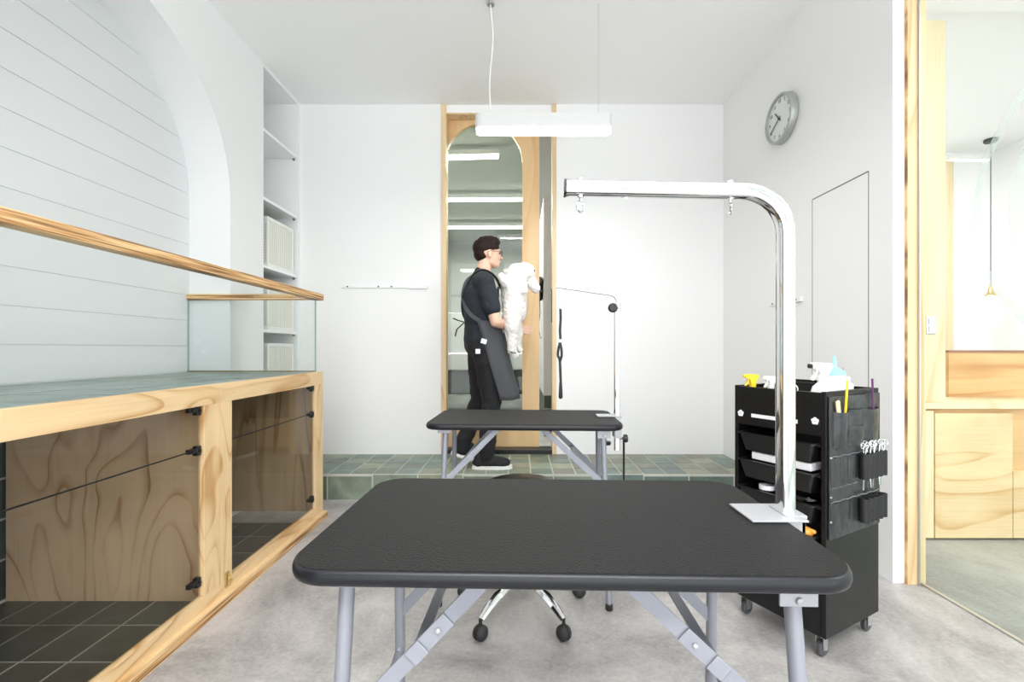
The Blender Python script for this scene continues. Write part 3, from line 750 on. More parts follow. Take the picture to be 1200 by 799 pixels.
# ------------------------------------------------------------------ folding grooming tables
TW, TD, TH, TZ = .848, .475, .024, .76
def make_table():
    t = thing('grooming_table', 'x', 'table')
    o_top = rounded(TW-.012, TD-.012, .060, 10)
    b = MB(); b.prism(o_top, lambda q: (q[0], q[1], TZ-.004), lambda q: (q[0], q[1], TZ)); b.build('mat', M['mat'], t)
    b = MB(); path = [Vector((x, y, TZ-TH/2-.001)) for x, y in rounded(TW-.022, TD-.022, .056, 10)]
    n = len(path); rings = []
    pr = [(-.012, -.0125), (.004, -.0125), (.009, -.009), (.011, -.003), (.011, .004), (.0085, .010), (.004, .0125), (-.012, .0125)]
    for i in range(n):
        tn = (path[(i+1) % n]-path[i-1]).normalized(); a = tn.cross(Vector((0, 0, 1)))
        rings.append([b.bm.verts.new(path[i]+a*u+Vector((0, 0, v))) for u, v in pr])
    for i in range(n):
        r0, r1 = rings[i], rings[(i+1) % n]
        for k in range(len(pr)): b.bm.faces.new((r0[k], r0[(k+1) % len(pr)], r1[(k+1) % len(pr)], r1[k]))
    b.build('edge_band', M['black_edge'], t, smooth=True, angle=50)
    b = MB(); b.prism(rounded(TW-.03, TD-.03, .05, 6), lambda q: (q[0], q[1], TZ-TH), lambda q: (q[0], q[1], TZ-.004)); b.build('board', M['black_soft'], t)
    zt = TZ-TH
    for sx in (-1, 1):
        for sy in (-1, 1):
            top = Vector((sx*(.338 if sy < 0 else .365), sy*.182, zt)); bot = Vector((sx*(.355 if sy < 0 else .380), sy*.245, .015)); k = lambda z: bot+(top-bot)*((z-.015)/(zt-.015))
            b = MB(); b.tube([top, k(.5), k(.3), bot], .012, 16); lg = b.build('leg', M['grey_paint'], t, smooth=True)
            b = MB(); b.lathe([(0, 0), (.014, 0), (.0155, .004), (.0155, .022), (.012, .026), (0, .026)], 16, T(bot.x, bot.y, .0)); b.build('rubber_foot', M['black_soft'], lg, smooth=True)
            b = MB(); b.box(sx*.342-.028, sx*.342+.028, sy*.182+sy*.012, sy*.182+sy*.016, zt-(.038 if sx > 0 else .020), zt, .001)
            b.box(sx*(.342 if sy < 0 else .365)-.028, sx*(.342 if sy < 0 else .365)+.028, sy*.182-.016, sy*.182+.016, zt-.003, zt)
            b.lathe([(0, .0), (.006, .0), (.005, .004), (0, .005)], 14, T(sx*.342, sy*.198, zt-(.029 if sx > 0 else .012)) @ RX(-sy*PI/2)); b.build('leg_bracket', M['bracket'], t)
        # lower hoop between the two legs of one end
        zc = .34; f_ = lambda sy: Vector((sx*(.355 if sy < 0 else .380), sy*.245, .015))+(Vector((sx*(.338 if sy < 0 else .365), sy*.182, zt))-Vector((sx*(.355 if sy < 0 else .380), sy*.245, .015)))*((zc-.015)/(zt-.015))
        p0, p1 = f_(-1), f_(1)
        b = MB(); b.tube([p0+Vector((0, 0, .03)), p0+Vector((0, .010, .008)), p0+Vector((0, .035, 0)), p1-Vector((0, .035, 0)), p1+Vector((0, -.010, .008)), p1+Vector((0, 0, .03))], .010, 12)
        b.build('end_hoop', M['grey_paint'], t, smooth=True)
        # folding stays
        joints = []
        for sy in (-1, 1):
            y = sy*.168; a = Vector((sx*(.085 if sx > 0 else .115), y, zt-.008)); c = Vector((sx*(.355 if sy < 0 else .375), sy*.205, .49 if sy < 0 else .44)); j = a+(c-a)*(.40 if sx > 0 else .34)
            yy = Vector((0, -sy*.004, 0))
            nrm = Vector((0, 1, 0))
            b = MB(); b.obox(a, j+(j-a).normalized()*.010, .024, .004, .001, nrm); st = b.build('upper_stay', M['grey_paint'], t)
            b = MB(); b.obox(j-(c-a).normalized()*.022+yy*-1.1, c, .025, .004, .001, nrm); lo = b.build('lower_stay', M['grey_paint'], t)
            b = MB(); q = j+(c-a).normalized()*.045+yy*-1.9; b.obox(q-(c-a).normalized()*.014, q+(c-a).normalized()*.014, .026, .004, .0015, nrm); b.build('stay_lock', M['grey_paint'], t)
            for q in (j, c, a):
                b = MB(); b.lathe([(0, 0), (.0045, 0), (.004, .003), (0, .0045)], 12, T(q.x, q.y+sy*.007, q.z) @ RX(-sy*PI/2)); b.build('rivet', M['silver'], t)
            b = MB(); b.box(a.x-.03, a.x+.03, a.y-.004, a.y+.02 if sy < 0 else a.y+.004, zt-.006, zt); b.build('stay_plate', M['silver'], t)
            joints.append(j+(c-a).normalized()*.045)
        b = MB(); b.obox(joints[0], joints[1], .018, .004, 0, Vector((0, .3, 1))); b.build('cross_link', M['grey_paint'], t)
    return t
tb = make_table()
tb.location = (.078, .882, 0); tb.rotation_euler = (0, 0, math.radians(-1.7))
tag(tb, 'large black topped grooming table with grey folding legs in the foreground', group='grooming tables')
tb2 = copy_tree(tb); tb2.location = (.028, 2.145, 0); tb2.rotation_euler = (0, 0, math.radians(-2.2))
tag(tb2, 'black topped grooming table standing before the tiled platform', group='grooming tables')

# grooming arm of the near table
class At:                                   # where a clamped post stands before it is parented to its table
    def __init__(s, *p): s.location = Vector(p)
def clamp_on(main, parts, where, table):
    m_ = (Matrix.Translation(table.location) @ RZ(table.rotation_euler.z)).inverted() @ Matrix.Translation(where.location)
    main.parent = table; main.matrix_local = m_; main['label'] = 'chrome grooming arm'
    for q_ in parts: q_.parent = main
arm = At(.515, .882, TZ+.001)
sq = rounded(.028, .028, .006, 3)
base_z = -.05; topz = CAMZ+.318-.014-arm.location.z; R_ = .082
end = Vector((.092-.515, .02, topz+.012))
dirn = Vector((end.x, end.y, 0)).normalized()
c = Vector((0, 0, topz-R_))+dirn*R_
pth = [Vector((0, 0, base_z)), Vector((0, 0, .1)), Vector((0, 0, topz-R_-.02))]+arcpts(c, -dirn, Vector((0, 0, 1)), R_, 0, PI/2*.97, 16)+[end]
b = MB(); b.sweep(pth, sq, Vector((0, 1, 0))); arm_main = b.build('grooming_arm', M['chrome'], None, smooth=True, angle=35)
b = MB(); dn = (pth[-1]-pth[-2]).normalized(); b.sweep([end-dn*.002, end+dn*.003], rounded(.030, .030, .006, 3), Vector((0, 1, 0))); AP = [b.build('end_cap', M['black'])]
b = MB(); b.box(-.088, .016, -.048, .046, .0, .004, .0015); b.box(-.016, .024, -.030, .030, .0, .006, .001); AP.append(b.build('base_plate', M['silver']))
b = MB(); b.box(.002-.012, .022, -.028, -.016, -.07, .0, .001); b.box(-.012, .022, .016, .028, -.07, .0, .001); b.box(.0145, .022, -.028, .028, -.07, .0, .001); AP.append(b.build('clamp', M['silver']))
for k in (.93, .245):
    p_ = Vector((end.x*k, end.y*k, topz+.012*k-.014))
    b = MB(); b.tube([p_+Vector((0, 0, .034)), p_+Vector((0, 0, -.012))], .0026, 8)
    b.lathe([(0, 0), (.006, 0), (.006, .004), (0, .004)], 6, T(p_.x, p_.y, p_.z-.004)); b.lathe([(0, 0), (.006, 0), (.006, .005), (0, .005)], 6, T(p_.x, p_.y, p_.z+.028))
    cc = p_+Vector((0, 0, -.022)); rx = Vector((.75, .66, 0)).normalized() if k > .5 else Vector((.35, .93, 0)).normalized()
    ring = arcpts(cc, rx, Vector((0, 0, 1)), .0105, PI/2, PI/2+2*PI*.93, 20)
    b.tube(ring, .0021, 8); AP.append(b.build('eye_hook', M['chrome'], smooth=True))
clamp_on(arm_main, AP, arm, tb)

# grooming arm of the far table
arm2 = At(.462, 2.15, TZ+.001); AP = []
b = MB(); zt2 = CAMZ+51*2.15/F-arm2.location.z
b.sweep([(0, 0, -.16), (0, 0, zt2)], rounded(.026, .026, .005, 3), Vector((0, 1, 0))); arm_main = b.build('grooming_arm', M['chrome'], None, smooth=True, angle=35)
b = MB(); b.sweep([(0, 0, zt2-.035), (0, 0, zt2+.006)], rounded(.032, .032, .004, 3), Vector((0, 1, 0))); AP.append(b.build('collar', M['silver']))
xe = (651-CX)*2.15/F-.462; ze = CAMZ+72*2.15/F-arm2.location.z
b = MB(); b.tube([(0, 0, zt2-.05), (0, 0, zt2+.012)]+arcpts((-.035, 0, zt2+.012), (1, 0, 0), (0, 0, 1), .035, 0, PI/2*.85, 8)[1:]+[(xe, 0, ze)], .0052, 10); AP.append(b.build('swing_rod', M['steel'], smooth=True))
b = MB(); b.tube([(0, -.012, zt2-.018), (-.022, -.03, zt2-.018)], .005, 8); b.lathe([(0, -.010), (.014, -.010), (.021, -.004), (.022, .006), (.016, .013), (0, .014)], 20, T(-.027, -.032, zt2-.018) @ RX(PI/2)); AP.append(b.build('knob', M['black'], smooth=True))
b = MB(); b.box(-.095, .014, -.034, .034, .0, .006, .0015); AP.append(b.build('base_plate', M['silver']))
b = MB(); b.box(-.016, .016, -.030, -.018, -.10, .0); b.box(-.016, .016, .018, .030, -.10, .0); AP.append(b.build('clamp', M['silver']))
b = MB(); b.tube([(.0, 0, -.105), (.04, 0, -.105)], .005, 8); b.lathe([(0, 0), (.018, 0), (.020, .006), (.018, .016), (0, .018)], 18, T(.032, -.002, -.105) @ RY(PI/2)); b.tube([(.030, -.01, -.11), (.030, -.01, -.36)], .005, 8); AP.append(b.build('clamp_handle', M['black'], smooth=True))
b = MB(); b.lathe([(0, 0), (.022, 0), (.024, .004), (.024, .014), (0, .018)], 20, T(-.062, -.045, -.125)); b.tube([(-.062, -.045, -.12), (-.062, -.045, -.045)], .004, 8); AP.append(b.build('under_knob', M['black'], smooth=True))
clamp_on(arm_main, AP, arm2, tb2)

# lead hanging from the far arm
lead = thing('grooming_lead', 'black nylon grooming loop hanging from the slim chrome arm', 'lead', ((656-CX)*2.15/F, 2.15, CAMZ+70*2.15/F-.005))
b = MB(); b.tube(arcpts((0, 0, -.012), (1, 0, 0), (0, 0, 1), .009, 0, 2*PI, 16), .0018, 6); b.tube([(0, 0, -.02), (.002, 0, -.05)], .0025, 6)
b.tube(arcpts((.003, 0, -.06), (1, 0, 0), (0, 0, 1), .008, 0, 2*PI, 16), .0018, 6); b.build('snap_hook', M['chrome'], lead, smooth=True)
b = MB(); flat = [(-.006, -.0018), (.006, -.0018), (.006, .0018), (-.006, .0018)]
b.sweep([(.003, 0, -.09), (.004, 0, -.14), (.001, 0, -.19), (.003, 0, -.235)], flat, Vector((0, 1, 0)))
b.build('upper_strap', M['loop'], lead)
b = MB(); b.sweep(soften([(.001, 0, -.25), (-.006, .004, -.28), (-.008, .006, -.31), (.0, 0, -.335), (.003, 0, -.40), (.005, 0, -.46), (.004, 0, -.50)]), flat, Vector((0, 1, 0)))
b.sweep(soften([(.001, 0, -.25), (.007, -.004, -.28), (.008, -.006, -.31), (.002, 0, -.335)]), flat, Vector((0, 1, 0)))
b.capsule((.004, 0, -.44), (.004, 0, -.505), .007, .010, .6); b.build('neck_loop', M['loop'], lead, smooth=True)
b = MB(); b.box(-.006, .010, -.005, .005, -.250, -.234, .002); b.box(-.003, .009, -.004, .004, -.092, -.080, .002); b.build('slide_buckle', M['chrome'], lead)

# ------------------------------------------------------------------ stool under the near table
st = thing('swivel_stool', 'black round seated stool with a chrome five-star base on black castors', 'stool', (.012, 1.90, 0), math.radians(0))
b = MB(); b.lathe([(0, .455), (.13, .455), (.160, .465), (.172, .485), (.170, .505), (.150, .518), (.08, .522), (0, .522)], 40); b.build('seat', M['black'], st, smooth=True)
b = MB(); b.lathe([(0, .13), (.025, .13), (.025, .28), (.014, .285), (.014, .44), (.05, .445), (.05, .455), (0, .455)], 20); b.build('gas_column', M['chrome'], st, smooth=True)
b = MB(); b.lathe([(0, .085), (.035, .085), (.042, .10), (.036, .15), (.0, .152)], 20); b.build('hub', M['chrome'], st, smooth=True)
for k in range(5):
    a = math.radians(-90+36+72*k); dx, dy = math.cos(a), math.sin(a)
    pr = [(-.016, -.007), (.016, -.007), (.019, .002), (.010, .010), (.0, .006), (-.010, .010), (-.019, .002)]
    b = MB(); b.sweep([(dx*.03, dy*.03, .128), (dx*.10, dy*.10, .132), (dx*.17, dy*.17, .118), (dx*.225, dy*.225, .094), (dx*.258, dy*.258, .076)], pr, Vector((0, 0, 1)), scales=[1.1, 1.2, 1.15, .9, .7])
    b.build('base_leg', M['chrome'], st, smooth=True, angle=60)
    x, y = dx*.262, dy*.262
    b = MB(); b.tube([(x, y, .045), (x, y, .080)], .0065, 8)
    q = Vector((-dy, dx, 0)); Rr = q.to_track_quat('Z', 'Y').to_matrix().to_4x4()
    for s_ in (-1, 1):
        pr = [(0, s_*.003), (.028, s_*.003), (.0285, s_*.007), (.026, s_*.015), (.019, s_*.022), (.010, s_*.026), (0, s_*.027)]
        b.lathe(pr, 24, Matrix.Translation(Vector((x, y, .029))) @ Rr)
    b.lathe([(0, -.0035), (.024, -.0035), (.024, .0035), (0, .0035)], 20, Matrix.Translation(Vector((x, y, .030))) @ Rr)
    b.build('castor', M['black_soft'], st, smooth=True)

# ------------------------------------------------------------------ grooming trolley
tr = thing('grooming_trolley', 'black wheeled grooming trolley with open drawers and a leather scissor pocket', 'trolley', (1.052, 1.564, 0), math.radians(28.5))
TX, TY, Z0, Z1 = .36, .35, .08, CAMZ-.150
th = .016
b = MB()
b.box(0, TX, 0, th, Z0, Z1, .002); b.box(0, TX, TY-th, TY, Z0, Z1, .002); b.box(TX-th, TX, th, TY-th, Z0, Z1)
b.box(0.012, TX-th, th, TY-th, Z0, Z0+.02); b.box(.0, TX-th, th, TY-th, .805, .815)
b.build('cabinet_body', M['cart'], tr)
b = MB(); b.box(-.001, .014, th, TY-th, .775, Z1-.004, .001); b.build('top_panel', M['cart'], tr)
b = MB(); b.box(-.001, .014, th, TY-th, Z0, .355, .001); b.build('lower_panel', M['cart'], tr)
b = MB()
for z in (.745, .638, .530): b.box(-.002, .30, th, th+.012, z-.008, z, 0); b.box(-.002, .30, TY-th-.012, TY-th, z-.008, z, 0)
b.build('drawer_runner', M['black'], tr)
for i, z in enumerate((.748, .641, .533, .425)):
    y0, y1 = th+.010, TY-th-.010; x0 = -.018
    b = MB(); pr0 = rounded(TX-.09, y1-y0-.012, .012, 3); pr1 = rounded(TX-.11, y1-y0-.045, .012, 3)
    cxm, cym = x0+(TX-.09)/2, (y0+y1)/2; h = .070
    rings = []
    for pr_, zz in ((pr1, z-h), (pr0, z-.006)): rings.append([b.bm.verts.new((cxm+u, cym+v, zz)) for u, v in pr_])
    pin = rounded(TX-.095, y1-y0-.018, .010, 3); pbn = rounded(TX-.116, y1-y0-.051, .010, 3)
    rings.append([b.bm.verts.new((cxm+u, cym+v, z-.006)) for u, v in pin]); rings.append([b.bm.verts.new((cxm+u, cym+v, z-h+.004)) for u, v in pbn])
    n = len(pr0)
    for r0, r1 in zip(rings, rings[1:]):
        for k in range(n): b.bm.faces.new((r0[k], r0[(k+1) % n], r1[(k+1) % n], r1[k]))
    b.bm.faces.new(rings[0]); b.bm.faces.new(rings[3])
    b.build('drawer', M['black'], tr, smooth=True)
    b = MB(); po = rounded(TX-.075, y1-y0, .014, 4)
    b.prism(po, lambda q: (cxm+q[0], cym+q[1], z-.006), lambda q: (cxm+q[0], cym+q[1], z), holes=[rounded(TX-.097, y1-y0-.022, .010, 3)])
    b.build('drawer_rim', M['black'], tr)
# label strip and flower stickers
b = MB(); b.box(-.0022, -.001, .095, .275, .808, .822); b.build('label_strip', M['paper'], tr)
for y, z in ((.322, .818), (.035, .826)):
    b = MB()
    for k in range(5):
        a = 2*PI*k/5+PI/2; b.lathe([(0, 0), (.0062, 0), (.0055, .002), (0, .0028)], 12, T(-.001, y+.0075*math.cos(a), z+.0075*math.sin(a)) @ RY(-PI/2))
    b.build('flower_sticker', M['paper'], tr, smooth=True)
# castors
for x, y in ((.03, .03), (.03, TY-.03), (TX-.03, .03), (TX-.03, TY-.03)):
    b = MB()
    for s_ in (-1, 1): b.box(x-.012, x+.014, y+s_*.013-.001, y+s_*.013+.001, .026, .072)
    b.box(x-.016, x+.016, y-.016, y+.016, .070, .0795, .002); b.tube([(x+.004, y-.016, .028), (x+.004, y+.016, .028)], .004, 8)
    cs = b.build('castor_fork', M['steel'], tr)
    b = MB(); b.lathe([(0, -.010), (.022, -.010), (.028, -.006), (.028, .006), (.022, .010), (0, .010)], 24, T(x+.004, y, .028) @ RX(PI/2)); b.build('castor_wheel', plain('translucent_wheel', srgb(70, 72, 74), .3), cs, smooth=True)
# leather organiser on the side facing the camera (local -y)
org = MB(); org.box(.012, TX-.004, -.006, -.001, .42, Z1-.018, .002); org = org.build('leather_organiser', M['leather'], tr)
def pocket(x0, x1, z0, z1, dep=.014, sag=.0):
    """a pocket bag bulging out of the sheet"""
    b = MB(); nx, nz = 10, 8; g = []
    for j in range(nz+1):
        row = []
        for i in range(nx+1):
            u, v = i/nx, j/nz
            bul = dep*(math.sin(PI*min(max(u, 0), 1))**.45)*(.35+.65*math.sin(PI*(.18+.5*v)))
            n_ = .0015*mnoise.noise(Vector((u*4+x0*40, v*5+z0*30, 0)))
            zt_ = z0+(z1-z0)*v - (sag*math.sin(PI*u) if j == nz else 0)
            row.append(b.bm.verts.new((x0+(x1-x0)*u, -.0065-bul-n_*(0 < i < nx), zt_)))
        g.append(row)
    for j in range(nz):
        for i in range(nx): b.bm.faces.new((g[j][i], g[j][i+1], g[j+1][i+1], g[j+1][i]))
    back = [b.bm.verts.new((x0+(x1-x0)*i/nx, -.0065, z1-.002)) for i in range(nx+1)]
    bot = [b.bm.verts.new((x0+(x1-x0)*i/nx, -.0062, z0)) for i in range(nx+1)]
    for i in range(nx): b.bm.faces.new((g[0][i], bot[i], bot[i+1], g[0][i+1]))
    o = b.build('pocket', M['leather'], tr, smooth=True, angle=60)
    return o
pocket(.035, .125, .735, .860, .016, .004); pocket(.126, .222, .735, .862, .014, .0); pocket(.223, .335, .735, .860, .016, .004)
pocket(.128, .220, .735, .805, .022, .0)
pocket(.02, .075, .60, .702, .008); pocket(.076, .125, .60, .702, .008); pocket(.126, .175, .60, .702, .008)
pocket(.02, .08, .44, .545, .006); pocket(.081, .14, .44, .545, .006)
b = MB()
for z, x0, x1 in ((.704, .02, .34), (.597, .02, .19), (.548, .02, .34)):
    n = 26
    for i in range(n):
        x = x0+(x1-x0)*i/n; zz = z+.0015*math.sin(i*1.3); b.box(x, x+(x1-x0)/n*.75, -.0085, -.006, zz-.001, zz+.001)
b.build('seam_stitching', plain('grey_thread', srgb(140, 144, 146), .7), tr)
for z in (.69, .555, .47):
    b = MB(); b.lathe([(0, 0), (.0045, 0), (.004, .003), (0, .004)], 12, T(.018, -.006, z+.012) @ RX(PI/2)); b.lathe([(0, 0), (.0045, 0), (.004, .003), (0, .004)], 12, T(TX-.012, -.006, z+.012) @ RX(PI/2)); b.build('snap_stud', M['chrome'], tr, smooth=True)
LX = [.205, .238, .270, .302, .334]
for z0, z1 in ((.610, .700), (.455, .540)):
    for x in LX:
        b = MB(); n = 18; rr_ = .0155
        outer = [(x+rr_*math.cos(2*PI*i/n), -.0225+rr_*math.sin(2*PI*i/n)) for i in range(n)]
        inner = [(x+(rr_-.003)*math.cos(2*PI*i/n), -.0225+(rr_-.003)*math.sin(2*PI*i/n)) for i in range(n)]
        b.prism(outer, lambda q: (q[0], q[1], z0), lambda q: (q[0], q[1], z1), holes=[inner]); b.build('scissor_loop', M['loop'], tr, smooth=True)
trM = Matrix.Translation(tr.location) @ RZ(tr.rotation_euler.z)
def on_trolley(x, y, z): return trM @ Vector((x, y, z))
def tthing(name, lb, cat, x, y, z, rz=0, group=None): return thing(name, lb, cat, on_trolley(x, y, z), tr.rotation_euler.z+rz, group)
# scissors in the loops
SLB = ['steel scissors in the scissor holder, first from the trolley front', 'steel scissors in the holder, second from the trolley front',
       'steel scissors in the middle loop of the scissor holder', 'steel scissors in the holder, second from the trolley rear edge', 'steel scissors in the holder nearest the trolley rear edge']
def make_scissors():
    t = thing('scissors', 'x', 'scissors')
    for s_ in (-1, 1):
        b = MB(); lean = s_*.004
        b.tube([(s_*.0032, 0, .0), (s_*.006, 0, .02), (s_*.004+lean, 0, .034)], .0023, 8)
        b.tube(arcpts((s_*.0135, 0, .0445), (1, 0, 0), (0, 0, 1), .0105, 0, 2*PI, 20), .0024, 8)
        b.build('handle', M['chrome'], t, smooth=True)
        b = MB(); b.prism([(s_*-.001, 0), (s_*.0045, 0), (s_*.005, -.06), (s_*.001, -.115), (s_*-.001, -.115)], lambda q: (q[0], s_*.0012, q[1]), lambda q: (q[0], s_*.0012+.001, q[1])); b.build('blade', M['chrome'], t)
    b = MB(); b.lathe([(0, 0), (.004, 0), (.004, .003), (0, .003)], 12, T(0, -.001, .0) @ RX(PI/2)); b.build('pivot_screw', M['brass'], t)
    return t
sc0 = make_scissors()
for i, x in enumerate(LX):
    o = sc0 if i == 0 else copy_tree(sc0)
    o.location = on_trolley(x, -.0225, .685+.004*(i % 2)); o.rotation_euler = (0, [.05, -.06, .03, -.05, .06][i], tr.rotation_euler.z-.35+[.3, -.2, .4, -.3, .1][i])
    o['label'] = SLB[i]; o['group'] = 'scissors in the holder'
# things in the pockets
t = tthing('comb', 'pale wooden comb sticking out of the front leather pocket', 'comb', .058, -.0125, .835); b = MB()
b.box(-.010, .010, -.002, .002, -.025, .065, .001, RY(-.18)); b.build('spine', M['wood_pale'], t)
b = MB()
for k in range(12): b.box(.010, .016, -.001, .001, -.022+.007*k, -.018+.007*k, 0, RY(-.18))
b.build('teeth', M['wood_pale'], t)
t = tthing('stick', 'yellow handled stick leaning in the front leather pocket', 'stick', .095, -.014, .83); b = MB(); b.tube([(-.008, 0, -.04), (.014, .0, .135)], .0042, 8); b.build('shaft', M['yellow'], t, smooth=True)
b = MB(); b.tube([(.0155, 0, .136), (.0165, 0, .152)], .0040, 8, scales=[1, .4]); b.build('tip', M['wood_pale'], t, smooth=True)
t = tthing('grooming_tool', 'thin purple tool standing in the rear leather pocket', 'tool', .285, -.014, .832); b = MB(); b.tube([(.004, 0, -.04), (-.004, 0, .128)], .0036, 8); b.build('shaft', M['purple'], t, smooth=True)
b = MB(); b.ball((-.0045, 0, .132), .0048, 1); b.build('knob_end', M['purple'], t, smooth=True)
# paper box and clutter in the drawers
t = tthing('paper_pack', 'flat white pack of paper lying in the second drawer', 'paper pack', .11, TY/2-.01, .645); b = MB(); b.box(-.11, .12, -.115, .11, 0, .026, .002); tag(t); b.build('wrapper', M['paper'], t)
b = MB(); b.box(-.109, .119, -.114, .109, .026, .0275); b.build('top_sheet', M['white'], t)
t = tthing('tape_roll', 'small white tape roll lying in the third drawer', 'tape', .02, TY/2+.05, .535); b = MB(); b.lathe([(.012, 0), (.028, 0), (.028, .016), (.012, .016)], 24, closed=True); b.build('roll', M['paper'], t, smooth=True)
t = tthing('plastic_bag', 'crumpled clear plastic bag in the third drawer', 'bag', .04, .09, .528); b = MB(); b.ball((0, 0, .012), (.05, .06, .022), 3)
for v in b.bm.verts: v.co += Vector((0, 0, .012*mnoise.noise(v.co*50)))+.008*Vector((mnoise.noise(v.co*40+Vector((3, 0, 0))), mnoise.noise(v.co*40+Vector((0, 5, 0))), 0))
b.build('film', glass('bag_film', (.75, .77, .8), 1.0), t)
t = tthing('toy', 'orange plastic toy in the lowest visible drawer', 'toy', .0, .07, .425); b = MB(); b.ball((0, 0, .005), (.022, .03, .018), 2); b.capsule((.0, -.03, .012), (.0, .03, .016), .008, .008); b.build('shell', M['orange'], t, smooth=True)
t = tthing('hair_band', 'purple scrunchie beside the orange toy', 'scrunchie', .0, .125, .428); b = MB(); b.tube(arcpts((0, 0, .004), (1, 0, 0), (0, .9, .45), .016, 0, 2*PI, 18), .007, 8); b.build('band', plain('purple_cloth', srgb(120, 60, 110), .9, bump=1, bscale=80), t, smooth=True)

# bottles in the top tray (tray bottom z = .775)
ZT = .8155
def trigger_bottle(name, lb, x, y, rz, body, head, nozzle, sc=1.0, zlift=0, seated=True):
    t = tthing(name, lb, 'spray bottle', x, y, ZT+zlift, rz); t.scale = (sc,)*3
    b = MB(); b.lathe([(0, 0), (.030, 0), (.032, .006), (.032, .085), (.026, .105), (.013, .118), (.013, .128), (0, .128)], 28); b.build('bottle_body', body, t, smooth=True)
    b = MB(); b.lathe([(0, .122), (.015, .122), (.015, .140), (0, .140)], 20); b.build('cap_ring', head, t, smooth=True)
    b = MB(); b.prism([(-.026, .168), (-.020, .176), (.030, .178), (.034, .172), (.034, .160), (.016, .156), (.012, .139), (-.012, .139), (-.018, .155)], lambda q: (q[0], -.010, q[1]), lambda q: (q[0], .010, q[1])); b.build('spray_head', head, t)
    b = MB(); b.prism([(.016, .158), (.022, .156), (.028, .138), (.036, .126), (.031, .124), (.022, .136)], lambda q: (q[0], -.006, q[1]), lambda q: (q[0], .006, q[1])); b.build('trigger', head, t)
    b = MB(); b.lathe([(0, 0), (.007, 0), (.007, .008), (0, .008)], 12, T(.034, 0, .167) @ RY(PI/2)); b.build('nozzle', nozzle, t)
    return t
rzc = PI-math.radians(28.5)+.0
trigger_bottle('spray_bottle', 'yellow headed spray bottle standing at the far left of the trolley top', .05, .305, rzc, M['yellow'], M['yellow'], M['yellow'], .9)
trigger_bottle('spray_bottle', 'white spray bottle just right of the yellow one', .10, .26, rzc+.2, M['plastic'], M['plastic'], M['plastic'], .86)
trigger_bottle('spray_bottle', 'white spray bottle with black nozzle beside the light blue topped bottle', .075, .050, rzc, M['white'], M['white'], M['black'], 1.2)
t = tthing('squeeze_bottle', 'white squeeze bottle with a light blue pointed cap on the trolley', 'bottle', .170, .060, ZT)
b = MB(); b.lathe([(0, 0), (.033, 0), (.035, .006), (.035, .160), (.030, .168), (0, .168)], 28); b.build('bottle_body', plain('milky_plastic', (.80, .83, .85, 1), .35), t, smooth=True)
b = MB(); b.lathe([(0, .166), (.036, .166), (.036, .176), (.020, .188), (.009, .196), (.006, .230), (.003, .236), (0, .236)], 28); b.build('cap', M['cyan'], t, smooth=True)
t = tthing('spray_can', 'small white mist sprayer near the rear of the trolley top', 'spray bottle', .250, .055, ZT); t.scale = (.85,)*3
b = MB(); b.lathe([(0, 0), (.022, 0), (.024, .005), (.024, .150), (.012, .160), (0, .160)], 24); b.build('bottle_body', M['white'], t, smooth=True)
b = MB(); b.lathe([(0, .160), (.010, .160), (.011, .172), (.010, .184), (0, .186)], 16); b.box(-.016, .004, -.005, .005, .172, .180, .001); b.build('pump', M['white'], t, smooth=True)
t = tthing('ring', 'white plastic ring propped in the trolley top', 'ring', .012+.012, .125, .925); b = MB(); b.tube(arcpts((0, 0, .005), (0, 1, 0), (0, 0, 1), .016, 0, 2*PI, 24), .0022, 8); b.build('loop', M['plastic'], t, smooth=True); b = MB(); b.box(-.004, .004, -.006, .006, -.105, -.009, .001); b.build('stem', M['plastic'], t)
t = tthing('tool_box', 'black lidless tool tray standing inside the trolley top', 'tray', .255, .20, ZT); b = MB()
b.box(-.08, .08, -.10, .10, 0, .004); b.box(-.08, -.076, -.10, .10, .004, .13); b.box(.076, .08, -.10, .10, .004, .13); b.box(-.076, .076, -.10, -.096, .004, .13); b.box(-.076, .076, .096, .10, .004, .13); b.build('tray_wall', M['black'], t)
b = MB(); b.prism([(-.083, -.103), (.083, -.103), (.083, .103), (-.083, .103)], lambda q: (q[0], q[1], .125), lambda q: (q[0], q[1], .131), holes=[[(-.075, -.095), (.075, -.095), (.075, .095), (-.075, .095)]]); b.build('rim', M['black'], t)
b = None

# ------------------------------------------------------------------ right-hand room fittings
cup = thing('plywood_counter', 'pale plywood counter with cupboard doors in the room beyond the glass', 'counter', (2.8, 2.75, 0))
b = MB(); b.box(2.285, 4.2, 2.585, 3.1, .022, .742); b.build('carcass', M['ply_orange'], cup, world=True)
b = MB(); b.box(2.27, 4.2, 2.60, 3.05, 0, .022); b.build('toe_kick', M['ply_far'], cup, world=True)
X_ = lambda px, d=2.57: (px-CX)*d/F
Z_ = lambda py, d=2.57: CAMZ-(py-CY)*d/F
b = MB(); b.box(X_(1083), X_(1094)-.002, 2.565, 2.585, Z_(630), Z_(481), .001); b.build('side_panel', M['ply_pale'], cup, world=True)
b = MB(); b.box(X_(1095), X_(1186)-.002, 2.565, 2.584, Z_(630), Z_(484), .001); b.build('cupboard_door', M['ply_far'], cup, world=True)
b = MB(); b.box(X_(1186)+.002, X_(1290), 2.565, 2.584, Z_(630), Z_(551), .001); b.build('drawer_front', M['ply_far'], cup, world=True)
b = MB(); b.box(X_(1080), 4.2, 2.55, 3.1, Z_(478.5), Z_(471.5), .001); b.build('worktop', M['ply_pale'], cup, world=True)
col = thing('plywood_column', 'tall pale plywood column carrying a steel socket beyond the glass', 'column', (2.36, 2.66, Z_(471.5)))
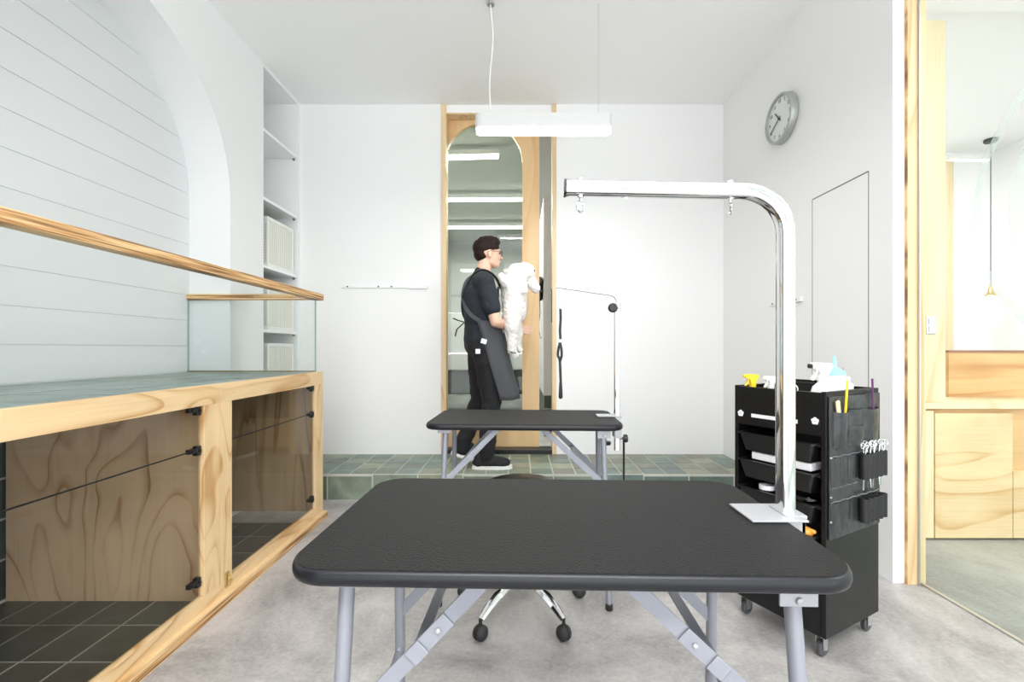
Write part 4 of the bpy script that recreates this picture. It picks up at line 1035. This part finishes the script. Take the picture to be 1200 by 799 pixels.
b = MB(); b.box(X_(1083), X_(1112), 2.59, 2.85, Z_(471.5)+.0005, CAMZ+383*2.6/F, .001); b.build('post', M['ply_pale'], col, world=True)
t = thing('socket_plate', 'small steel socket plate on the tall plywood column', 'socket', at(1090.5, 381, 2.589)); b = MB(); b.box(-.028, .028, -.006, -.0005, -.050, .050, .003); b.build('plate', M['steel'], t)
b = MB(); b.box(-.014, .014, -.009, -.006, -.034, -.008, .002); b.box(-.014, .014, -.009, -.006, .008, .034, .002); b.build('outlet', M['paper'], t)
b = MB(); b.box(X_(1112, 2.86), 4.2, 2.86, 2.885, Z_(471.5)+.0005, CAMZ-(413-CY)*2.86/F); o = tag(b.build('splashback', M['ply_orange']), 'orange toned plywood splashback standing on the counter beyond the glass', 'splashback')
b = MB(); b.box(X_(1112, 2.855), 4.2, 2.852, 2.89, CAMZ-(413-CY)*2.86/F, CAMZ-(413-CY)*2.86/F+.014); cap_ = b.build('cap_strip', plain('dark_walnut_edge', srgb(150, 110, 90), .5)); cap_.parent = o
b = MB(); b.box((1112-CX)*4.9/F, (1117.5-CX)*4.9/F, 4.9, 5.0, 0, CAMZ+223*4.9/F); tag(b.build('plywood_post', M['ply_pale']), 'slim plywood post against the far white wall beyond the glass', 'post')
pen = thing('pendant_bulb', 'bare bulb pendant with brass holder hanging beyond the glass', 'pendant lamp', ((1161-CX)*4.7/F, 4.7, CAMZ+70*4.7/F-.02))
zt_ = 3.23-pen.location.z
b = MB(); b.lathe([(0, zt_-.03), (.05, zt_-.03), (.055, zt_-.02), (.055, zt_-.0), (0, zt_-.0)], 20, T(0, 0, 0)); b.build('ceiling_rose', M['dark'], pen, smooth=True)
b = MB(); b.tube([(0, 0, zt_-.03), (0, 0, .03)], .004, 8); b.build('cord', M['dark'], pen)
b = MB(); b.lathe([(0, .05), (.014, .05), (.018, .02), (.030, -.03), (.055, -.05), (.050, -.052), (.022, -.033), (0, -.03)], 20); b.build('brass_holder', M['brass'], pen, smooth=True)
b = MB(); b.lathe([(0, -.03), (.014, -.04), (.030, -.075), (.028, -.10), (.012, -.12), (0, -.122)], 20); b.build('bulb', emit('warm_bulb', (1, .85, .6, 1), 4), pen, smooth=True)

# ------------------------------------------------------------------ person carrying the dog
def remesh(o, vox, it=6, disp=None):
    r = o.modifiers.new('remesh', 'REMESH'); r.mode = 'VOXEL'; r.voxel_size = vox; r.use_smooth_shade = True
    s_ = o.modifiers.new('smooth', 'SMOOTH'); s_.factor = .5; s_.iterations = it
    if disp:
        tx = bpy.data.textures.new('curls', 'CLOUDS'); tx.noise_scale = disp[0]; tx.noise_depth = 1
        d = o.modifiers.new('displace', 'DISPLACE'); d.texture = tx; d.strength = disp[1]; d.texture_coords = 'LOCAL'
    return o
PD = 3.47; PX = (566-CX)*PD/F
per = thing('person', 'person in a dark T-shirt, glasses and grey apron carrying a white dog', 'person', (PX, PD, PLAT), math.radians(17))
V3 = Vector
# skeleton, local: x forward, y left, z up
hipR, hipL = V3((-.01, -.085, .90)), V3((-.01, .085, .90))
kneR, ankR = V3((.045, -.095, .50)), V3((.005, -.10, .10))
kneL, ankL = V3((-.005, .085, .50)), V3((-.13, .10, .13))
shR, elR, wrR = V3((-.025, -.180, 1.375)), V3((.045, -.215, 1.08)), V3((.235, -.085, 1.035))
shL, elL, wrL = V3((-.025, .180, 1.375)), V3((.06, .225, 1.09)), V3((.28, .10, 1.12))
hd = V3((.035, 0, 1.615))
b = MB()
# trunk
b.capsule((-.01, 0, .93), (-.01, 0, 1.08), .115, .105, 1.35); b.capsule((-.01, 0, 1.08), (-.02, 0, 1.30), .105, .118, 1.35)
b.capsule((-.025, -.13, 1.385), (-.025, .13, 1.385), .062, .062); b.capsule((-.03, 0, 1.36), (.012, 0, 1.51), .060, .052)
b.capsule((.0, 0, 1.49), (.022, 0, 1.56), .052, .052)
# head: cranium, face, jaw, nose, ears, lips, brow
b.ball(hd+V3((-.008, 0, .022)), (.100, .078, .088), 3); b.ball(hd+V3((.035, 0, -.025)), (.060, .062, .085), 3)
b.ball(hd+V3((.050, 0, -.080)), (.044, .042, .034), 3); b.ball(hd+V3((.020, 0, -.065)), (.060, .056, .045), 3)
b.capsule(hd+V3((.088, 0, .005)), hd+V3((.108, 0, -.030)), .008, .013); b.ball(hd+V3((.094, 0, -.062)), (.010, .022, .008), 2)
b.ball(hd+V3((.083, 0, .020)), (.014, .045, .010), 2)
for s_ in (-1, 1): b.ball(hd+V3((.0, s_*.078, -.018)), (.016, .009, .031), 2)
# legs
for h_, k_, a_ in ((hipR, kneR, ankR), (hipL, kneL, ankL)): b.capsule(h_, k_, .078, .052); b.capsule(k_, a_, .052, .034); b.capsule(a_, a_+V3((.07, -.012, -.050)), .030, .020)
# arms and hands
def arm_(b, s_, e, w, ax):
    b.capsule(s_, e, .050, .040); b.capsule(e, w, .041, .027)
def hand(b, w, fwd, palm_n, side, curl=.9):
    """palm then five fingers curling towards palm_n; side = towards the thumb"""
    fwd, palm_n, side = fwd.normalized(), palm_n.normalized(), side.normalized()
    pc = w+fwd*.045
    for q in (-.026, -.009, .009, .026): b.capsule(w+fwd*.012+side*q*.6, w+fwd*.082+side*q, .0145, .012)
    for i, q in enumerate((.028, .0095, -.0095, -.028)):
        L = (.034, .039, .036, .028)[i]; p0 = w+fwd*.084+side*q; d = fwd.copy(); 
        for seg in range(3):
            ang = curl*(seg+.6)*.42; dd = (fwd*math.cos(ang)+palm_n*math.sin(ang)).normalized(); p1 = p0+dd*L*(1, .72, .55)[seg]
            b.capsule(p0, p1, (.0086, .0080, .0074)[seg], (.0080, .0074, .0068)[seg], n=10); p0 = p1
    p0 = w+fwd*.025+side*.026; p1 = p0+(side*.8+fwd*.6+palm_n*.3).normalized()*.042; p2 = p1+(fwd+palm_n*.5).normalized()*.030
    b.capsule(p0, p1, .0135, .0105, n=10); b.capsule(p1, p2, .0105, .0088, n=10)
arm_(b, shR, elR, wrR, 0); arm_(b, shL, elL, wrL, 0)
hand(b, wrR, V3((.96, .15, -.05)), V3((.0, 1, .15)), V3((0, .1, 1)), 1.1)
hand(b, wrL, V3((.35, -.9, .1)), V3((-.9, -.35, .1)), V3((0, .1, 1)), 1.0)
body = b.build('body', M['skin'], per); remesh(body, .0036, 4)
# hair: cap over the cranium, short sides
b = MB(); b.ball(hd+V3((-.012, 0, .038)), (.104, .083, .086), 3); b.ball(hd+V3((-.045, 0, -.010)), (.062, .068, .062), 3); b.capsule(hd+V3((.045, -.04, .085)), hd+V3((.045, .04, .085)), .034, .034)
b.ball(hd+V3((.015, 0, .085)), (.085, .070, .046), 3)
for i in range(26):
    a = random.uniform(0, 2*PI); e_ = random.uniform(.55, 1.4); p_ = hd+V3((-.008+.098*math.cos(a)*math.cos(e_), .078*math.sin(a)*math.cos(e_), .035+.088*math.sin(e_)))
    b.capsule(p_, p_+V3((.022, random.uniform(-.01, .01), .008)), .010, .005, n=8)
hr = b.build('hair', M['hair'], per); remesh(hr, .006, 2)
# face details
for s_ in (-1, 1):
    b = MB(); b.ball(hd+V3((.086, s_*.028, -.003)), (.008, .012, .007), 2); b.build('eye', M['dark'], per, smooth=True)
b = MB()
for s_ in (-1, 1):
    b.tube(arcpts(hd+V3((.104, s_*.032, -.004)), (0, 1, 0), (-.1, 0, 1), .021, 0, 2*PI, 20), .0018, 6)
    b.tube([hd+V3((.102, s_*.053, .002)), hd+V3((.07, s_*.072, .004)), hd+V3((.0, s_*.084, .002)), hd+V3((-.018, s_*.083, -.012))], .0020, 6)
b.tube([hd+V3((.106, -.011, .0)), hd+V3((.112, 0, .004)), hd+V3((.106, .011, .0))], .0018, 6)
b.build('glasses', M['black'], per, smooth=True)
# T-shirt
b = MB()
b.capsule((-.015, 0, .955), (-.015, 0, 1.08), .132, .122, 1.32); b.capsule((-.015, 0, 1.08), (-.028, 0, 1.29), .124, .132, 1.38)
b.capsule((-.03, -.135, 1.378), (-.03, .135, 1.378), .074, .074); b.capsule((-.035, 0, 1.36), (-.012, 0, 1.455), .075, .060)
for s1, e1 in ((shR, elR), (shL, elL)): b.capsule(s1, s1+(e1-s1)*.66, .068, .064)
sh = b.build('shirt', M['shirt'], per); remesh(sh, .008, 5, (.06, .012))
# trousers
b = MB(); b.capsule((-.012, -.06, .92), (-.012, .06, .92), .118, .118)
for h_, k_, a_ in ((hipR, kneR, ankR), (hipL, kneL, ankL)):
    b.capsule(h_, k_, .100, .074); b.capsule(k_, a_+V3((0, 0, .03)), .074, .060); 
b.capsule(ankR+V3((0, 0, .05)), ankR+V3((-.005, 0, -.005)), .062, .060); b.capsule(ankL+V3((0, 0, .05)), ankL+V3((-.01, 0, -.01)), .062, .062)
tro = b.build('trousers', M['trousers'], per); remesh(tro, .009, 4, (.07, .018))
# shoes
def shoe(ank, pitch, rz):
    o = MB(); o.ball((.035, 0, .050), (.145, .044, .045), 3); o.capsule((-.055, 0, .05), (-.045, 0, .105), .044, .042); o.capsule((-.05, 0, .06), (.02, 0, .095), .044, .036)
    o.ball((.11, 0, .038), (.065, .047, .034), 3)
    s_ = o.build('shoe', M['shoe'], per); remesh(s_, .006, 4)
    M_ = Matrix.Translation(V3((ank.x, ank.y, 0))) @ RZ(rz) @ pitch; s_.matrix_local = M_
    q = MB(); out = []
    for i in range(36):
        a = 2*PI*i/36; x = .042+.150*math.cos(a); w_ = .050*(1 if math.cos(a) > 0 else .86); y = w_*math.sin(a)*(abs(math.sin(a))**-.25 if abs(math.sin(a)) > .05 else 1)
        out.append((x, max(-.05, min(.05, y))))
    q.prism(out, lambda p_: (p_[0], p_[1], .001), lambda p_: (p_[0]*.985, p_[1]*.95, .026)); so = q.build('sole', M['sole'], s_, smooth=True)
    q = MB()
    for k in range(5): q.tube([(.012+.020*k, -.024, .090-.007*k), (.012+.020*k, 0, .102-.009*k), (.012+.020*k, .024, .090-.007*k)], .003, 6)
    q.build('laces', M['black'], s_, smooth=True)
shoe(ankR, Matrix.Identity(4), -.25)
shoe(ankL, T(.0, 0, .045) @ RY(.30), -.1)
# apron: skirt wrapping the front and right side, bib, straps, tie, tags
b = MB(); nz, na = 14, 22; g = []
for j in range(nz+1):
    v = j/nz; z = 1.09-.58*v; row = []
    for i in range(na+1):
        u = i/na; a = math.radians(-118+v*26+(222-v*50)*u)
        r = .155+.030*v*abs(math.cos(a))+.006*math.sin(a*7+v*3)*v; x = -.01+r*math.cos(a)*1.0+.105*v; y = r*1.22*math.sin(a)
        row.append(b.bm.verts.new((x, y, z)))
    g.append(row)
for j in range(nz):
    for i in range(na): b.bm.faces.new((g[j][i], g[j][i+1], g[j+1][i+1], g[j+1][i]))
ap = b.build('apron', M['apron'], per, smooth=True, angle=80); so = ap.modifiers.new('thick', 'SOLIDIFY'); so.thickness = .004
b = MB(); g = []
for j in range(9):
    v = j/8; z = 1.09+.26*v; row = []
    for i in range(11):
        a = math.radians(-(74-34*v)+(148-68*v)*i/10); row.append(b.bm.verts.new((-.02+.139*math.cos(a), .139*1.3*math.sin(a), z)))
    g.append(row)
for j in range(8):
    for i in range(10): b.bm.faces.new((g[j][i], g[j][i+1], g[j+1][i+1], g[j+1][i]))
bb = b.build('apron_bib', M['apron'], per, smooth=True, angle=80); so = bb.modifiers.new('thick', 'SOLIDIFY'); so.thickness = .004
b = MB(); fl = [(-.014, -.0025), (.014, -.0025), (.014, .0025), (-.014, .0025)]
for s_ in (-1, 1):
    b.sweep(soften([(.12, s_*.09, 1.34), (.06, s_*.115, 1.425), (-.03, s_*.12, 1.466), (-.105, s_*.095, 1.42), (-.152, s_*.02, 1.30), (-.148, -s_*.06, 1.20), (-.115, -s_*.130, 1.13), (-.06, -s_*.178, 1.085)]), fl, V3((0, 0, 1)))
b.build('apron_strap', M['apron'], per)
b = MB(); b.sweep([(-.150, -.03, 1.085), (-.195, -.04, 1.095), (-.235, -.05, 1.11)], [(-.009, -.003), (.009, -.003), (.009, .003), (-.009, .003)], V3((0, 0, 1))); b.sweep([(-.150, -.02, 1.08), (-.20, .0, 1.03), (-.21, .01, .98)], [(-.009, -.003), (.009, -.003), (.009, .003), (-.009, .003)], V3((0, 0, 1))); b.build('apron_tie', M['trousers'], per)
b = MB(); b.box(-.020, .020, -.0015, .0015, -.017, .017, 0, T(-.035, -.186, .94) @ RZ(-.25) @ RY(.3)); b.build('cloth_tag', M['paper'], per)
b = MB(); b.box(-.017, .017, -.0015, .0015, -.017, .017, 0, T(-.075, -.170, .868) @ RZ(-.45)); b.build('cloth_tag', M['paper'], per)

# dog held upright against the chest
dg_ = thing('dog', 'fluffy white dog held upright in the arms of the person', 'dog', ((606-CX)*3.37/F, 3.37, CAMZ-(380-CY)*3.37/F))
kx = 3.37/F
def dp(px, py, y=0): return V3(((px-606)*kx, y, (380-py)*kx))
b = MB()
b.capsule(dp(603, 366), dp(602, 335), .088, .098, 1.0); b.capsule(dp(602, 335), dp(606, 322), .098, .085)      # trunk
b.ball(dp(600, 372), (.075, .095, .070), 3)                                                              # rump
b.ball(dp(614, 320), (.088, .082, .080), 3); b.capsule(dp(620, 327), dp(628, 338), .048, .036)              # head, muzzle
for s_ in (-1, 1):
    b.capsule(dp(612, 322, s_*.072), dp(614, 342, s_*.080), .026, .030, .7)                                # hanging ears
b.capsule(dp(601, 364, -.045), dp(600, 384, -.060), .075, .056); b.capsule(dp(601, 388, -.060), dp(600, 410, -.050), .044, .034); b.capsule(dp(600, 410, -.045), dp(604, 416, -.048), .030, .026)
b.capsule(dp(603, 370, .055), dp(607, 390, .050), .052, .038); b.capsule(dp(607, 390, .050), dp(605, 405, .045), .036, .028); b.capsule(dp(605, 405, .045), dp(609, 410, .048), .028, .025)
b.capsule(dp(600, 338, -.05), dp(592, 332, -.075), .045, .036); b.capsule(dp(592, 332, -.075), dp(588, 326, -.08), .036, .028)  # foreleg over the shoulder
b.capsule(dp(600, 335, .06), dp(588, 334, .09), .036, .028)
b.capsule(dp(592, 378, .02), dp(587, 390, .03), .024, .020)
o = b.build('body', M['fur'], dg_); remesh(o, .007, 8, (.014, .013))
b = MB(); b.ball(dp(633.5, 341), (.012, .014, .010), 2); b.build('nose', M['black'], dg_, smooth=True)
for s_ in (-1, 1): b = MB(); b.ball(dp(624.5, 318, s_*.035)+V3((.006, 0, 0)), .010, 2); b.build('eye', M['black'], dg_, smooth=True)
b = MB(); b.tube([dp(598, 412, -.076), dp(601, 413.5, -.082), dp(605, 413, -.078)], .004, 6); b.build('paw_pads', M['dark'], dg_, smooth=True)
